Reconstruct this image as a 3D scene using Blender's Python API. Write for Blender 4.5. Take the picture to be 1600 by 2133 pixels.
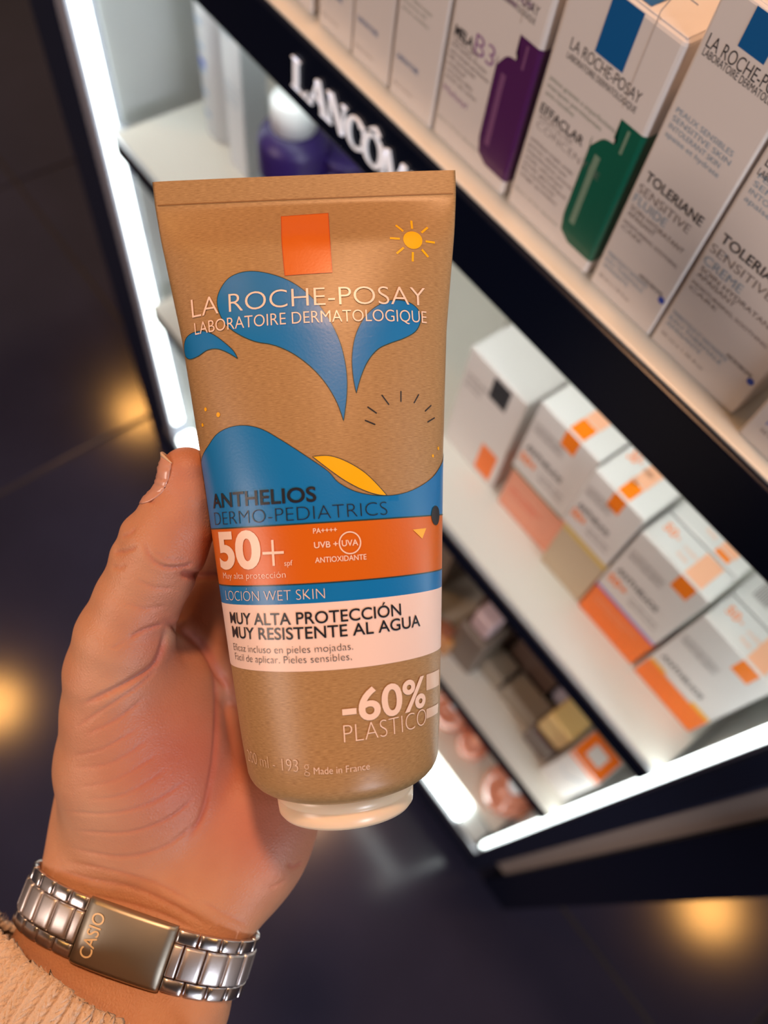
import bpy, bmesh, math, random
import numpy as np
from mathutils import Matrix, Vector, noise
random.seed(7); rng = np.random.default_rng(7)
for o in list(bpy.data.objects): bpy.data.objects.remove(o)
S = bpy.context.scene; C = S.collection
# ------------------------------------------------------------------ camera
U = 0.22                      # metres per unit of the shop measurements
H0 = 5.15                     # camera height above the floor in units
F = 1657.44                   # focal length for a 1600x2133 frame
M = np.array([[0.60179494, 0.79249651, 0.09895526],
              [0.73614752, -0.50237268, -0.45355102],
              [-0.30972518, 0.34579037, -0.88571967]])   # rows: right, down, forward
CAM = np.array([0, 0, H0*U])
cam = bpy.data.cameras.new('camera'); camo = bpy.data.objects.new('camera', cam); C.objects.link(camo)
camo.matrix_world = Matrix([[M[0][i], -M[1][i], -M[2][i], CAM[i]] for i in range(3)] + [[0, 0, 0, 1]])
cam.sensor_fit = 'VERTICAL'; cam.sensor_height = 24; cam.lens = F/2133*24
cam.clip_start = 0.01; cam.clip_end = 50
cam.dof.use_dof = True; cam.dof.focus_distance = 0.196; cam.dof.aperture_fstop = cam.lens/3.2
S.camera = camo
# ------------------------------------------------------------------ world, lights, exposure
w = bpy.data.worlds.new('World'); S.world = w; w.use_nodes = True
bg = w.node_tree.nodes['Background']; bg.inputs[0].default_value = (1.0, .68, .52, 1); bg.inputs[1].default_value = .22
def area(name, loc, tgt, size, power, col, spread=180):
    l = bpy.data.lights.new(name, 'AREA'); l.shape = 'DISK'; l.size = size; l.energy = power; l.color = col
    l.spread = math.radians(spread)
    o = bpy.data.objects.new(name, l); C.objects.link(o); o.location = loc
    o.rotation_euler = (Vector(tgt)-Vector(loc)).to_track_quat('-Z', 'Y').to_euler(); return o
area('ceiling_spotlight', (-.45, .30, 2.72), (-.05, .15, 1.0), .17, 8.8, (1, .52, .27), 110)
area('front_fill_light', (-.7, -2.3, 1.9), (-.05, .2, 1.05), 1.0, 12.5, (1, .76, .64), 120)  # added fill from the front to brighten the carton fronts
area('opposite_display_light', (1.5, -.15, 1.35), (-.05, .2, 1.05), .35, 5, (.86, .9, 1.0), 120)
S.view_settings.view_transform = 'Standard'; S.view_settings.look = 'None'
S.view_settings.gamma = 1; S.view_settings.use_curve_mapping = False; S.view_settings.exposure = 0.0
LED_E = 6.2
# ------------------------------------------------------------------ helpers
def srgb(r, g, b):
    f = lambda c: ((c/255)/12.92 if c/255 <= .04045 else (((c/255)+.055)/1.055)**2.4)
    return (f(r), f(g), f(b), 1)
def mat(name, col, rough=.5, metal=0, spec=.5, emit=None, es=0, bump=None, coat=0, sss=0, var=None, trans=0, aniso=0):
    m = bpy.data.materials.new(name); m.use_nodes = True; nt = m.node_tree; b = nt.nodes['Principled BSDF']
    b.inputs['Base Color'].default_value = col; b.inputs['Roughness'].default_value = rough
    b.inputs['Metallic'].default_value = metal; b.inputs['Specular IOR Level'].default_value = spec
    b.inputs['Coat Weight'].default_value = coat; b.inputs['Transmission Weight'].default_value = trans
    if emit: b.inputs['Emission Color'].default_value = emit; b.inputs['Emission Strength'].default_value = es
    if sss:
        b.inputs['Subsurface Weight'].default_value = sss; b.inputs['Subsurface Radius'].default_value = (1, .35, .2); b.inputs['Subsurface Scale'].default_value = .004
    tc = nt.nodes.new('ShaderNodeTexCoord')
    if var:   # (scale, amount, (sx,sy,sz))
        mp = nt.nodes.new('ShaderNodeMapping'); mp.inputs['Scale'].default_value = var[2]
        nt.links.new(tc.outputs['Object'], mp.inputs[0])
        n = nt.nodes.new('ShaderNodeTexNoise'); n.inputs['Scale'].default_value = var[0]; n.inputs['Detail'].default_value = 5
        nt.links.new(mp.outputs[0], n.inputs[0])
        r = nt.nodes.new('ShaderNodeMapRange'); r.inputs[1].default_value = .3; r.inputs[2].default_value = .7
        r.inputs[3].default_value = 1-var[1]; r.inputs[4].default_value = 1+var[1]; nt.links.new(n.outputs[0], r.inputs[0])
        mx = nt.nodes.new('ShaderNodeVectorMath'); mx.operation = 'SCALE'; mx.inputs[0].default_value = col[:3]
        nt.links.new(r.outputs[0], mx.inputs['Scale']); nt.links.new(mx.outputs[0], b.inputs['Base Color'])
    if bump:  # (scale, strength, distance)
        n = nt.nodes.new('ShaderNodeTexNoise'); n.inputs['Scale'].default_value = bump[0]; n.inputs['Detail'].default_value = 4
        nt.links.new(tc.outputs['Object'], n.inputs[0])
        bp = nt.nodes.new('ShaderNodeBump'); bp.inputs['Strength'].default_value = bump[1]; bp.inputs['Distance'].default_value = bump[2]
        nt.links.new(n.outputs[0], bp.inputs['Height']); nt.links.new(bp.outputs[0], b.inputs['Normal'])
    return m
def W(x, y, z): return np.array([x*U, y*U, (z+H0)*U])
def tag(o, label=None, cat=None, group=None, kind=None):
    if label: o['label'] = label
    if cat: o['category'] = cat
    if group: o['group'] = group
    if kind: o['kind'] = kind
    return o
def empty(name, loc, label=None, cat=None, group=None, kind=None, rz=0):
    o = bpy.data.objects.new(name, None); C.objects.link(o); o.location = loc; o.rotation_euler[2] = rz; o.empty_display_size = .02
    return tag(o, label, cat, group, kind)
def link(name, me, m, parent=None, smooth=False):
    o = bpy.data.objects.new(name, me); C.objects.link(o)
    if m is not None:
        me.materials.clear()
        for q in (m if isinstance(m, list) else [m]): me.materials.append(q)
    if smooth: me.shade_smooth()
    if parent: 
        o.parent = parent; o.matrix_parent_inverse = parent_inv(parent)
    return o
def wmat(p):
    L = Matrix.LocRotScale(p.location, p.rotation_euler, p.scale)
    return L if p.parent is None else wmat(p.parent) @ p.matrix_parent_inverse @ L
def parent_inv(p): return wmat(p).inverted()
def pydata(name, v, f, m, parent=None, smooth=False):
    me = bpy.data.meshes.new(name); me.from_pydata([tuple(map(float, p)) for p in v], [], [tuple(map(int, q)) for q in f]); me.update()
    return link(name, me, m, parent, smooth)
def bm_obj(name, bm, m, parent=None, smooth=False):
    me = bpy.data.meshes.new(name); bm.to_mesh(me); bm.free(); return link(name, me, m, parent, smooth)
def box(name, lo, hi, m, parent=None, bev=.0006, seg=2, rz=0, unit=True):
    """box between two corners (unit coordinates), rotated by rz about its own middle"""
    a = W(*lo) if unit else np.array(lo); b = W(*hi) if unit else np.array(hi)
    c = (a+b)/2; d = np.abs(b-a)
    bm = bmesh.new(); bmesh.ops.create_cube(bm, size=1)
    bmesh.ops.scale(bm, vec=d, verts=bm.verts)
    if bev: bmesh.ops.bevel(bm, geom=bm.edges[:], offset=min(bev, d.min()*.45), segments=seg, affect='EDGES', profile=.5)
    if rz: bmesh.ops.rotate(bm, cent=(0, 0, 0), matrix=Matrix.Rotation(rz, 3, 'Z'), verts=bm.verts)
    bmesh.ops.translate(bm, vec=c, verts=bm.verts)
    return bm_obj(name, bm, m, parent)
def lathe(name, prof, base, m, parent=None, n=40, sx=1, sy=1):
    """prof: list of (r, z) metres above base point"""
    v = []; f = []
    for r, z in prof:
        for k in range(n):
            a = 2*math.pi*k/n; v.append((base[0]+r*sx*math.cos(a), base[1]+r*sy*math.sin(a), base[2]+z))
    for i in range(len(prof)-1):
        for k in range(n):
            k2 = (k+1) % n; f.append((i*n+k, i*n+k2, (i+1)*n+k2, (i+1)*n+k))
    f.append(tuple(range(n-1, -1, -1))); f.append(tuple((len(prof)-1)*n+k for k in range(n)))
    o = pydata(name, v, f, m, parent, True)
    return o
# text shapes ------------------------------------------------------
_tc = {}
def text_shape(s, weight=0.0, res=4):
    key = (s, weight, res)
    if key in _tc: return _tc[key]
    cu = bpy.data.curves.new('t', 'FONT'); cu.body = s; cu.offset = weight; cu.resolution_u = res; cu.fill_mode = 'FRONT'
    o = bpy.data.objects.new('t', cu); C.objects.link(o)
    dg = bpy.context.evaluated_depsgraph_get(); me = o.evaluated_get(dg).to_mesh()
    v = np.array([p.co[:2] for p in me.vertices]).reshape(-1, 2); f = [tuple(p.vertices) for p in me.polygons]
    o.evaluated_get(dg).to_mesh_clear(); bpy.data.objects.remove(o); bpy.data.curves.remove(cu)
    v = v.copy(); v[:, 0] -= v[:, 0].min(); v[:, 0] /= v[:, 0].max(); v[:, 1] /= CAPH
    _tc[key] = (v, f); return _tc[key]
CAPH = 1.0
_v, _f = text_shape('H'); CAPH = _v[:, 1].max(); _tc.clear()
def wline(s, x0, x1, y, h, weight=0):      # a line of writing: 2-D verts & faces between x0 and x1, cap height h
    v, f = text_shape(s, weight); q = v.copy(); q[:, 0] = x0+(x1-x0)*q[:, 0]; q[:, 1] = y+h*q[:, 1]; return q, f
def join2(parts):
    V = []; Fc = []; n = 0
    for v, f in parts:
        V.append(np.asarray(v, float)); Fc += [tuple(i+n for i in q) for q in f]; n += len(v)
    return np.concatenate(V), Fc
def rect2(x0, y0, x1, y1): return np.array([(x0, y0), (x1, y0), (x1, y1), (x0, y1)], float), [(0, 1, 2, 3)]
def disc2(cx, cy, r, n=28, ry=None):
    a = np.linspace(0, 2*np.pi, n, endpoint=False); ry = r if ry is None else ry
    return np.stack([cx+r*np.cos(a), cy+ry*np.sin(a)], 1), [tuple(range(n))]
def ribbon2(p, wd, closed=False):
    p = np.asarray(p, float); n = len(p)
    if closed: t = np.roll(p, -1, 0)-np.roll(p, 1, 0)
    else: t = np.gradient(p, axis=0)
    t /= np.linalg.norm(t, axis=1)[:, None]+1e-12; nn = np.stack([-t[:, 1], t[:, 0]], 1)*wd/2
    v = np.concatenate([p+nn, p-nn]); m_ = n if closed else n-1
    return v, [(i, (i+1) % n, n+(i+1) % n, n+i) for i in range(m_)]
def catmull(p, closed=True, k=6, sharp=()):
    p = np.asarray(p, float); n = len(p); out = []
    rngi = range(n) if closed else range(n-1)
    for i in rngi:
        a, b, c, d = (p[(i-1) % n], p[i], p[(i+1) % n], p[(i+2) % n]) if closed else (p[max(i-1, 0)], p[i], p[i+1], p[min(i+2, n-1)])
        if i in sharp: a = b
        if (i+1) % n in sharp: d = c
        for t in np.linspace(0, 1, k, endpoint=False):
            out.append(.5*((2*b)+(-a+c)*t+(2*a-5*b+4*c-d)*t*t+(-a+3*b-3*c+d)*t**3))
    if not closed: out.append(p[-1])
    return np.array(out)
# front-plane layout: where a line of sight meets the vertical plane y = Y (units)
def sight(px, py): return M.T @ np.array([px-800, py-1066.5, F])
def fp(px, py, Y): d = sight(px, py); d = d*Y/d[1]; return d[0], d[2]
def face_print(name, shape, Y, m, parent, lift=.00012, cx=None, rz=0):
    """2-D shape given in (x, z) units on the vertical front plane y=Y of a carton"""
    v, f = shape; P = np.array([W(a, Y, b) for a, b in v]); P[:, 1] -= lift
    return pydata(name, P, f, m, parent)
def top_print(name, shape, Z, m, parent, lift=.00012):
    v, f = shape; P = np.array([W(a, b, Z) for a, b in v]); P[:, 2] += lift
    return pydata(name, P, f, m, parent)
# ------------------------------------------------------------------ materials
white_shelf = mat('white_shelf', srgb(226, 224, 216), .28, bump=(40, .05, .001))
white_panel = mat('white_panel', srgb(205, 209, 208), .35)
black_gloss = mat('black_gloss', (.0015, .004, .014, 1), .25, spec=.22)
black_frame = mat('black_frame', (.008, .013, .034, 1), .32, spec=.35)
alu = mat('brushed_aluminium', srgb(190, 190, 195), .3, 1)
led = mat('led_diffuser', (1, 1, 1, 1), .5, emit=(.90, 1.0, .97, 1), es=LED_E)
card = mat('white_carton', srgb(226, 222, 220), .42, bump=(300, .02, .0005), coat=.15)
ink = mat('dark_ink', srgb(36, 36, 44), .5)
ink_grey = mat('grey_ink', srgb(120, 110, 110), .5)
ink_pale = mat('pale_blue_ink', srgb(140, 165, 185), .5)
ink_green = mat('grey_green_ink', srgb(150, 160, 150), .5)
ink_mauve = mat('mauve_ink', srgb(150, 110, 160), .5)
ink_blue = mat('blue_ink', srgb(0, 92, 158), .4)
ink_royal = mat('royal_blue_ink', srgb(50, 80, 190), .4)
ink_orange = mat('orange_ink', srgb(255, 132, 0), .4)
ink_peach = mat('pale_orange_ink', srgb(250, 185, 150), .4)
ink_yellow = mat('yellow_ink', srgb(245, 180, 20), .4)
purple_print = mat('purple_print', srgb(80, 30, 90), .35, coat=.3)
purple_light = mat('mauve_print', srgb(125, 80, 125), .35)
green_print = mat('green_print', srgb(8, 95, 75), .35, coat=.3)
green_light = mat('pale_green_print', srgb(120, 150, 130), .35)
# ------------------------------------------------------------------ floor and ceiling
tile_m = mat('dark_floor_tile', (.030, .032, .066, 1), .13, spec=.5, var=(3, .25, (1, 1, 1)))
grout = mat('grout', (.035, .032, .036, 1), .6)
fl = box('floor', (-16, -12, -H0-.3), (14, 12, -H0-.012), grout, bev=0); tag(fl, kind='structure')
tile_me = None
for i in range(-5, 4):
    for j in range(-4, 4):
        x0 = 2.03+2.74*i; y0 = 1.30+2.74*j; g = .012
        if tile_me is None:
            o = box('floor_tile', (x0+g, y0+g, -H0-.05), (x0+2.74-g, y0+2.74-g, -H0), tile_m, None, bev=.0015)
            tile_me = o.data; cc = W(x0+1.37, y0+1.37, -H0); tile_me.transform(Matrix.Translation(-Vector(cc)))
        else: o = bpy.data.objects.new('floor_tile', tile_me); C.objects.link(o)
        o.parent = fl; o.location = W(x0+1.37, y0+1.37, -H0)
CZ = 12.7-H0
ce = box('ceiling', (-16, -12, CZ), (14, 12, CZ+.4), mat('dark_ceiling', (.05, .035, .03, 1), .8), bev=0); tag(ce, kind='structure')
lamp_m = mat('warm_lamp_lens', (1, .7, .35, 1), .5, emit=(1, .46, .11, 1), es=60)
lamp_ring = mat('lamp_trim', (.05, .05, .05, 1), .4)
for k, (px, py, lab) in enumerate([(1475, 1893, 'warm round ceiling downlight mirrored in the floor right of the black column'),
                              (292, 862, 'warm round ceiling downlight mirrored in the floor beside the left light strip'),
                              (-12, 1470, 'warm round ceiling downlight mirrored in the floor left of the hand')]):
    d = sight(px, py); d = d*(-H0)/d[2]; q = d[:2]*(H0+12.7)/H0
    L = empty('ceiling_downlight', W(q[0], q[1], CZ), lab, 'lamp', 'warm ceiling downlights')
    p = W(q[0], q[1], CZ)
    lathe('lamp_lens', [(.001, -.012), (.115, -.012), (.115, -.004)], p, lamp_m, L)
    lathe('trim_ring', [(.117, -.004), (.117, -.016), (.135, -.014), (.14, 0), (.119, 0)], p, lamp_ring, L)
# ------------------------------------------------------------------ display cabinet
XL, XR, YB = -2.86, .31, 2.25
cab = empty('display_cabinet', W(-1.3, 1.5, -H0), 'tall black display cabinet with white lit shelves and three white light strips', 'cabinet')
Z1, Z2, Z3, Z4 = -1.095, -2.21, -3.20, -4.60
def part(n, lo, hi, m, bev=.0008, **k): return box(n, lo, hi, m, cab, bev, **k)
part('side_frame', (-3.30, .985, -5.14), (-2.99, 1.12, 1.5), black_frame, .003)
part('side_frame', (.335, .985, -5.14), (.425, 1.12, 1.5), black_frame, .003)
part('side_panel', (-2.99, 1.10, -5.1), (XL-.02, YB, 1.5), white_panel)
part('side_panel', (XR+.03, 1.12, -5.1), (.42, YB, 1.5), white_panel)
part('back_panel', (-2.95, YB, -5.1), (.42, YB+.08, 1.5), white_panel)
part('plinth', (-3.25, 1.0, -5.13), (.42, YB, -4.72), black_frame)
part('bottom_rail', (-3.0, .985, -5.13), (.34, 1.04, -4.74), black_frame, .002)
# aluminium channels and diffusers
def channel(lo, hi): return part('light_channel', lo, hi, alu, .0006)
part('light_channel', (-2.985, .985, -4.74), (-2.885, 1.10, -1.27), mat('grey_channel', srgb(150, 152, 165), .5))
part('glint_block', (-2.80, 1.01, Z2-.14), (-2.735, 1.09, Z2-.03), alu, .004)  # added metal block, stands in for the strip light's sparkle at the shelf end
part('light_channel', (.325, .975, -4.74), (.337, 1.0, 1.2), alu)
part('light_channel', (-2.98, .965, -4.76), (.33, .985, -4.66), alu)
part('light_strip', (-2.882, 1.0, -4.50), (-2.862, 1.068, -1.28), led, .002)
part('light_strip', (.304, .985, -4.55), (.322, 1.030, -1.28), led, .002)
part('light_strip', (-2.84, .985, -4.66), (.14, 1.10, -4.60), led, .004)
part('light_channel', (.145, .99, -4.68), (.292, 1.10, -4.64), white_panel, .002)
part('light_strip', (.292, .985, -1.07), (.325, 1.065, 1.2), led, .002)
part('light_strip', (-2.84, 1.02, -1.245), (.29, 1.12, -1.20), led, .002)      # under the top shelf, behind its fascia
# shelves
part('shelf', (-2.88, 1.005, Z1-.06), (XR, YB, Z1), white_shelf, .0008)
fa = part('fascia', (-3.3, .985, -1.272), (.335, 1.005, Z1-.004), black_gloss, .0012)
part('shelf', (-2.72, 1.0, Z2-.07), (XR, YB-.1, Z2), white_shelf, .0015)
part('fascia', (-2.72, .985, -2.31), (XR-.01, 1.0, Z2-.018), black_gloss, .0008)
part('shelf_lip', (-2.72, .982, -2.226), (XR-.01, 1.0, Z2-.001), alu, .0008)
part('shelf', (-2.72, 1.0, Z3-.06), (XR, YB-.1, Z3), white_shelf, .0015)
part('fascia', (-2.72, .978, Z3-.115), (XR-.01, 1.0, Z3-.014), black_gloss, .0008)
part('shelf_lip', (-2.72, .980, Z3-.013), (XR-.01, 1.0, Z3-.001), white_shelf, .0004)
part('shelf', (-2.84, 1.11, -4.72), (XR, YB, Z4-.01), white_shelf)
part('shelf_trim', (-2.88, .995, -1.098), (XR, 1.006, -1.09), white_shelf, .0005)
# black neighbour column
col = empty('side_column', W(.58, 1.5, -H0), 'glossy black square column with a grey metal strip, right of the cabinet', 'column')
box('column_body', (.50, 1.0, -H0), (.70, 1.16, 1.5), black_gloss, col, .002)
box('metal_strip', (.43, 1.012, -4.6), (.50, 1.10, 1.5), mat('bronze_grey_metal', srgb(165, 158, 155), .5, .2), col, .001)
# fascia lettering: drawn with thick and thin strokes and small serifs
def stroke(a, b, w0, w1=None):
    a = np.array(a, float); b = np.array(b, float); w1 = w0 if w1 is None else w1
    t = (b-a)/np.linalg.norm(b-a); n = np.array([-t[1], t[0]])
    return np.array([a+n*w0/2, b+n*w1/2, b-n*w1/2, a-n*w0/2]), [(0, 1, 2, 3)]
def ring(cx, cy, rx, ry, tx, ty, a0=0, a1=360, n=40):
    a = np.radians(np.linspace(a0, a1, n)); o_ = np.stack([cx+rx*np.cos(a), cy+ry*np.sin(a)], 1)
    i_ = np.stack([cx+(rx-tx)*np.cos(a), cy+(ry-ty)*np.sin(a)], 1)
    return np.concatenate([o_, i_]), [(i, i+1, n+i+1, n+i) for i in range(n-1)]
TK, TN = .20, .07
SER = lambda x, y, w_=.3: rect2(x-w_/2, y-.03 if y > .5 else y, x+w_/2, y if y > .5 else y+.04)
glyph = {
 'L': (.72, [stroke((.2, 0), (.2, 1), TK), SER(.2, 0, .36), SER(.2, 1, .36), rect2(.2, 0, .66, .06), stroke((.64, 0), (.70, .24), .05)]),
 'A': (.95, [stroke((.12, 0), (.47, 1), TN), stroke((.45, 1), (.80, 0), TK), rect2(.22, .33, .66, .39), SER(.12, 0, .26), SER(.8, 0, .36)]),
 'N': (.95, [stroke((.16, 0), (.16, 1), TN), stroke((.16, 1), (.80, 0), TK*1.05), stroke((.82, 0), (.82, 1), TN), SER(.16, 0, .26), SER(.82, 1, .26), SER(.1, 1, .2)]),
 'C': (.86, [ring(.5, .5, .44, .53, TK, .06, 42, 318), stroke((.82, .70), (.83, .93), .05), stroke((.80, .10), (.86, .26), .05)]),
 'O': (1.02, [ring(.5, .5, .46, .53, TK, .06, 0, 360), stroke((.3, 1.12), (.5, 1.28), .07), stroke((.5, 1.28), (.7, 1.12), .07)]),
 'M': (1.16, [stroke((.14, 0), (.2, 1), TN), stroke((.2, 1), (.56, .05), TK), stroke((.56, .05), (.9, 1), TN), stroke((.92, 1), (1.0, 0), TK), SER(.14, 0, .24), SER(1.0, 0, .34)]),
 'E': (.74, [stroke((.2, 0), (.2, 1), TK), rect2(.2, .94, .64, 1), rect2(.2, .47, .54, .53), rect2(.2, 0, .68, .06), stroke((.66, 0), (.70, .22), .05), stroke((.63, 1), (.63, .8), .05)])}
xs = dict(zip(range(7), [(-1.452, 'L', .088), (-1.388, 'A', .085), (-1.312, 'N', .078), (-1.243, 'C', .082), (-1.180, 'O', .086), (-1.108, 'M', .082), (-1.018, 'E', .08)]))
lm = mat('white_lettering', srgb(232, 230, 236), .4, emit=(1, .98, 1, 1), es=.35)
for k, (x, ch, sc) in xs.items():
    v, f = join2(glyph[ch][1]); v = v.copy(); v[:, 0] = x+v[:, 0]*sc; v[:, 1] = -1.224+v[:, 1]*.072
    P0 = np.array([W(a, .984, b) for a, b in v]); P1 = P0.copy(); P1[:, 1] -= .0012
    n = len(P0); ff = [tuple(i+n for i in q[::-1]) for q in f]+[q for q in f]
    for q in f:
        for i in range(len(q)): ff.append((q[i], q[(i+1) % len(q)], q[(i+1) % len(q)]+n, q[i]+n))
    pydata('letter', np.concatenate([P0, P1]), ff, lm, fa)
outl_m = mat('faint_outline_ink', srgb(205, 196, 190), .5)
# ------------------------------------------------------------------ cartons on the shelves
def carton(label, x0, x1, y0, y1, z0, z1, m=card, bev=.0012, group=None, name='carton', cat='box', lid=True):
    r = empty(name, W((x0+x1)/2, (y0+y1)/2, z0), label, cat, group)
    b = box('carton_body', (x0, y0, z0), (x1, y1, z1), m, r, bev, 3)
    if lid: box('lid_flap', (x0+.006, y0+.004, z1-.0022), (x1-.006, y1-.006, z1+.0012), m, r, .0002, 1)
    return r
def lines(r, Y, items, m, name='lettering', lift=.00012):
    """items: (text, (px,py) baseline start, (px,py) baseline end, cap height in units, weight)"""
    sh = []
    for s, a, b, h, wt in items:
        xa, za = fp(*a, Y); xb, zb = fp(*b, Y); sh.append(wline(s, xa, xb, (za+zb)/2, h, wt))
    return face_print(name, join2(sh), Y, m, r, lift)
def para(r, Y, x0, z0, rows, h, pitch, m, name='small_print', lift=.00012):
    return face_print(name, join2([wline(s, x0, x0+wd, z0-i*pitch, h, 0) for i, (s, wd) in enumerate(rows)]), Y, m, r, lift)
Y1 = 1.045
# --- three small serum cartons at the back left of the top shelf
for k, (xa, xb, lab) in enumerate([(-1.181, -1.04, 'beige white carton with a blue foot line, left of the violet bottle carton'),
                          (-1.318, -1.189, 'beige white carton second left of the violet bottle carton on the top shelf'),
                          (-1.446, -1.325, 'narrow white carton third left of the violet bottle carton on the top shelf'),
                          (-1.62, -1.475, 'white carton furthest left in the top shelf row')]):
    r = carton(lab, xa, xb, Y1+.002*k, Y1+.2, Z1, Z1+.50, group='face care cartons on the top shelf')
    para(r, Y1+.002*k, xa+.014, Z1+.30, [('HYALU B5', .09), ('SERUM', .06), ('soin repulpant', .085), ('hydratant', .06)], .008, .015, ink_grey)
    para(r, Y1+.002*k, xa+.014, Z1+.21, [('acide hyaluronique', .085), ('vitamine B5', .07), ('peaux sensibles', .08)], .006, .013, ink_green)
    para(r, Y1+.002*k, xa+.014, Z1+.085, [('LABORATOIRE', .07)], .011, .015, ink_blue)
    para(r, Y1+.002*k, xa+.014, Z1+.03, [('30 ml e 1.01 fl.oz', .06)], .005, .012, ink_grey)
# --- violet bottle carton
xa, xb = -1.034, -.810
r = carton('white serum carton printed with a violet bottle, top shelf', xa, xb, Y1, Y1+.22, Z1, Z1+.453, bev=.0022, group='face care cartons on the top shelf')
def bottle_print(r, Y, xe, z0, neck, body, m, m2, hl, outl):
    zb, zs, zn0, zn1 = z0
    p = catmull([(xe-body, zb+.045), (xe-body, zb+.2), (xe-body, zs-.03), (xe-body+.02, zs-.004), (xe-neck-.004, zs+.002)], False, 5)
    v = [tuple(q) for q in p]+[(xe-neck, zs+.012), (xe-neck, zn0), (xe-neck-.008, zn0+.004), (xe-neck-.008, zn1), (xe, zn1), (xe, zb), (xe-body+.03, zb), (xe-body+.006, zb+.014)]
    face_print('bottle_picture', (np.array(v), [tuple(range(len(v)))]), Y, m, r, .0001)
    v, f = join2([ribbon2([(xe-body*.72, zb+.04), (xe-body*.73, zb+.15), (xe-body*.72, zs-.035)], .013), ribbon2([(xe-neck*.6, zn0-.012), (xe-neck*.6, zn1-.008)], .006)])
    face_print('bottle_shine', (v, f), Y, m2, r, .00016)
    # the picture runs on round the rounded corner onto the side of the carton
    rr = .0022; cxm = (xe+.0100)*U-rr; cym = Y*U+rr; P = []; a_s = np.radians(np.linspace(-90, 0, 7))
    for za, zc in ((zb, zs), (zs, zn1)):
        P = []
        for a in a_s:
            for z in (za, zc): P.append((cxm+(rr+.00012)*math.cos(a), cym+(rr+.00012)*math.sin(a), (z+H0)*U))
        for z in (za, zc): P.append((cxm+rr+.00012, cym+(.012 if zc == zs else .006), (z+H0)*U))
        pydata('bottle_picture', P, [(2*i, 2*i+2, 2*i+3, 2*i+1) for i in range(7)], m, r)
    v = ribbon2([(xe-body*.62, zs+.06), (xe-body*.62, zs+.21), (xe-body*.45, zs+.245), (xe, zs+.245)], .0022)
    face_print('dropper_outline', v, Y, outl_m, r, .0001)
bottle_print(r, Y1, xb-.0100, (Z1+.035, Z1+.255, Z1+.262, Z1+.30), .036, .082, purple_print, purple_light, 1, ink_grey)
lines(r, Y1, [('MELA', (947, 71), (985, 100), .017, .03)], ink)
lines(r, Y1, [('B3', (986, 110), (1026, 141), .036, -.005)], ink_mauve)
lines(r, Y1, [('LA ROCHE-POSAY', (1010, -60), (1119, 43), .017, -.008), ('LABORATOIRE DERMATOLOGIQUE', (1003, -48), (1112, 60), .010, -.01)], ink)
para(r, Y1, xa+.016, Z1+.345, [('CONCENTRE INTENSIF ANTI-TACHES', .165), ('peaux sensibles meme hyperpigmentees', .13)], .009, .014, ink_mauve)
lines(r, Y1, [('SERUM', (944, 84), (992, 126), .014, -.015)], ink_grey)
para(r, Y1, xa+.014, Z1+.195, [('anti-taches brunes', .10), ('anti-marques persistantes', .11), ('10% niacinamide', .075), ('melasyl', .05), ('correction ciblee', .075), ('eclat du teint', .09)], .0075, .0125, ink_grey)
para(r, Y1, xa+.014, Z1+.105, [('Melasyl', .07)], .012, .014, ink_mauve)
para(r, Y1, xa+.014, Z1+.045, [('30 ml e 1.01 fl.oz  laboratoire', .12)], .006, .012, ink_green)
# --- green bottle carton
xa, xb = -.797, -.567
r = carton('white serum carton with blue square and a green bottle picture', xa, xb, Y1, Y1+.22, Z1, Z1+.455, bev=.0022, group='face care cartons on the top shelf')
bottle_print(r, Y1, xb-.0100, (Z1+.035, Z1+.255, Z1+.262, Z1+.30), .036, .082, green_print, green_light, 1, ink_grey)
sq = [fp(1239.4, 106, Y1), fp(1296, 154, Y1)]; zt = Z1+.449
v = np.array([(sq[0][0], sq[0][1]), (sq[1][0], sq[0][1]), (sq[1][0], zt), (sq[0][0], zt)]); face_print('logo_square', (v, [(0, 1, 2, 3)]), Y1, ink_blue, r)
top_print('logo_square', rect2(sq[0][0], Y1+.008, sq[1][0], Y1+.06), Z1+.4565, ink_blue, r, .0002)
lines(r, Y1, [('LA ROCHE-POSAY', (1187, 99), (1330, 219), .0185, -.006), ('LABORATOIRE DERMATOLOGIQUE', (1181, 118), (1322, 238), .0105, -.003)], ink)
lines(r, Y1, [('EFFACLAR', (1125, 230), (1212, 306), .0165, .012)], ink)
lines(r, Y1, [('SERUM ULTRA', (1122, 244), (1190, 305), .014, -.02), ('CONCENTRE', (1119, 259), (1243, 382), .014, -.022)], ink_grey)
para(r, Y1, xa+.018, Z1+.272, [('peaux grasses a imperfections', .155), ('marques persistantes', .13), ('anti-recidive', .07)], .0085, .0135, ink_green)
para(r, Y1, xa+.016, Z1+.155, [('exfoliant triple acide', .11), ('pores obstrues', .10), ('imperfections severes', .12), ('acide salicylique', .10), ('acide glycolique', .115), ('lha niacinamide', .09), ('usage quotidien', .10)], .007, .0125, ink_grey)
para(r, Y1, xa+.014, Z1+.045, [('30 ml e 1.01 fl.oz  laboratoire', .12)], .006, .012, ink_green)
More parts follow.
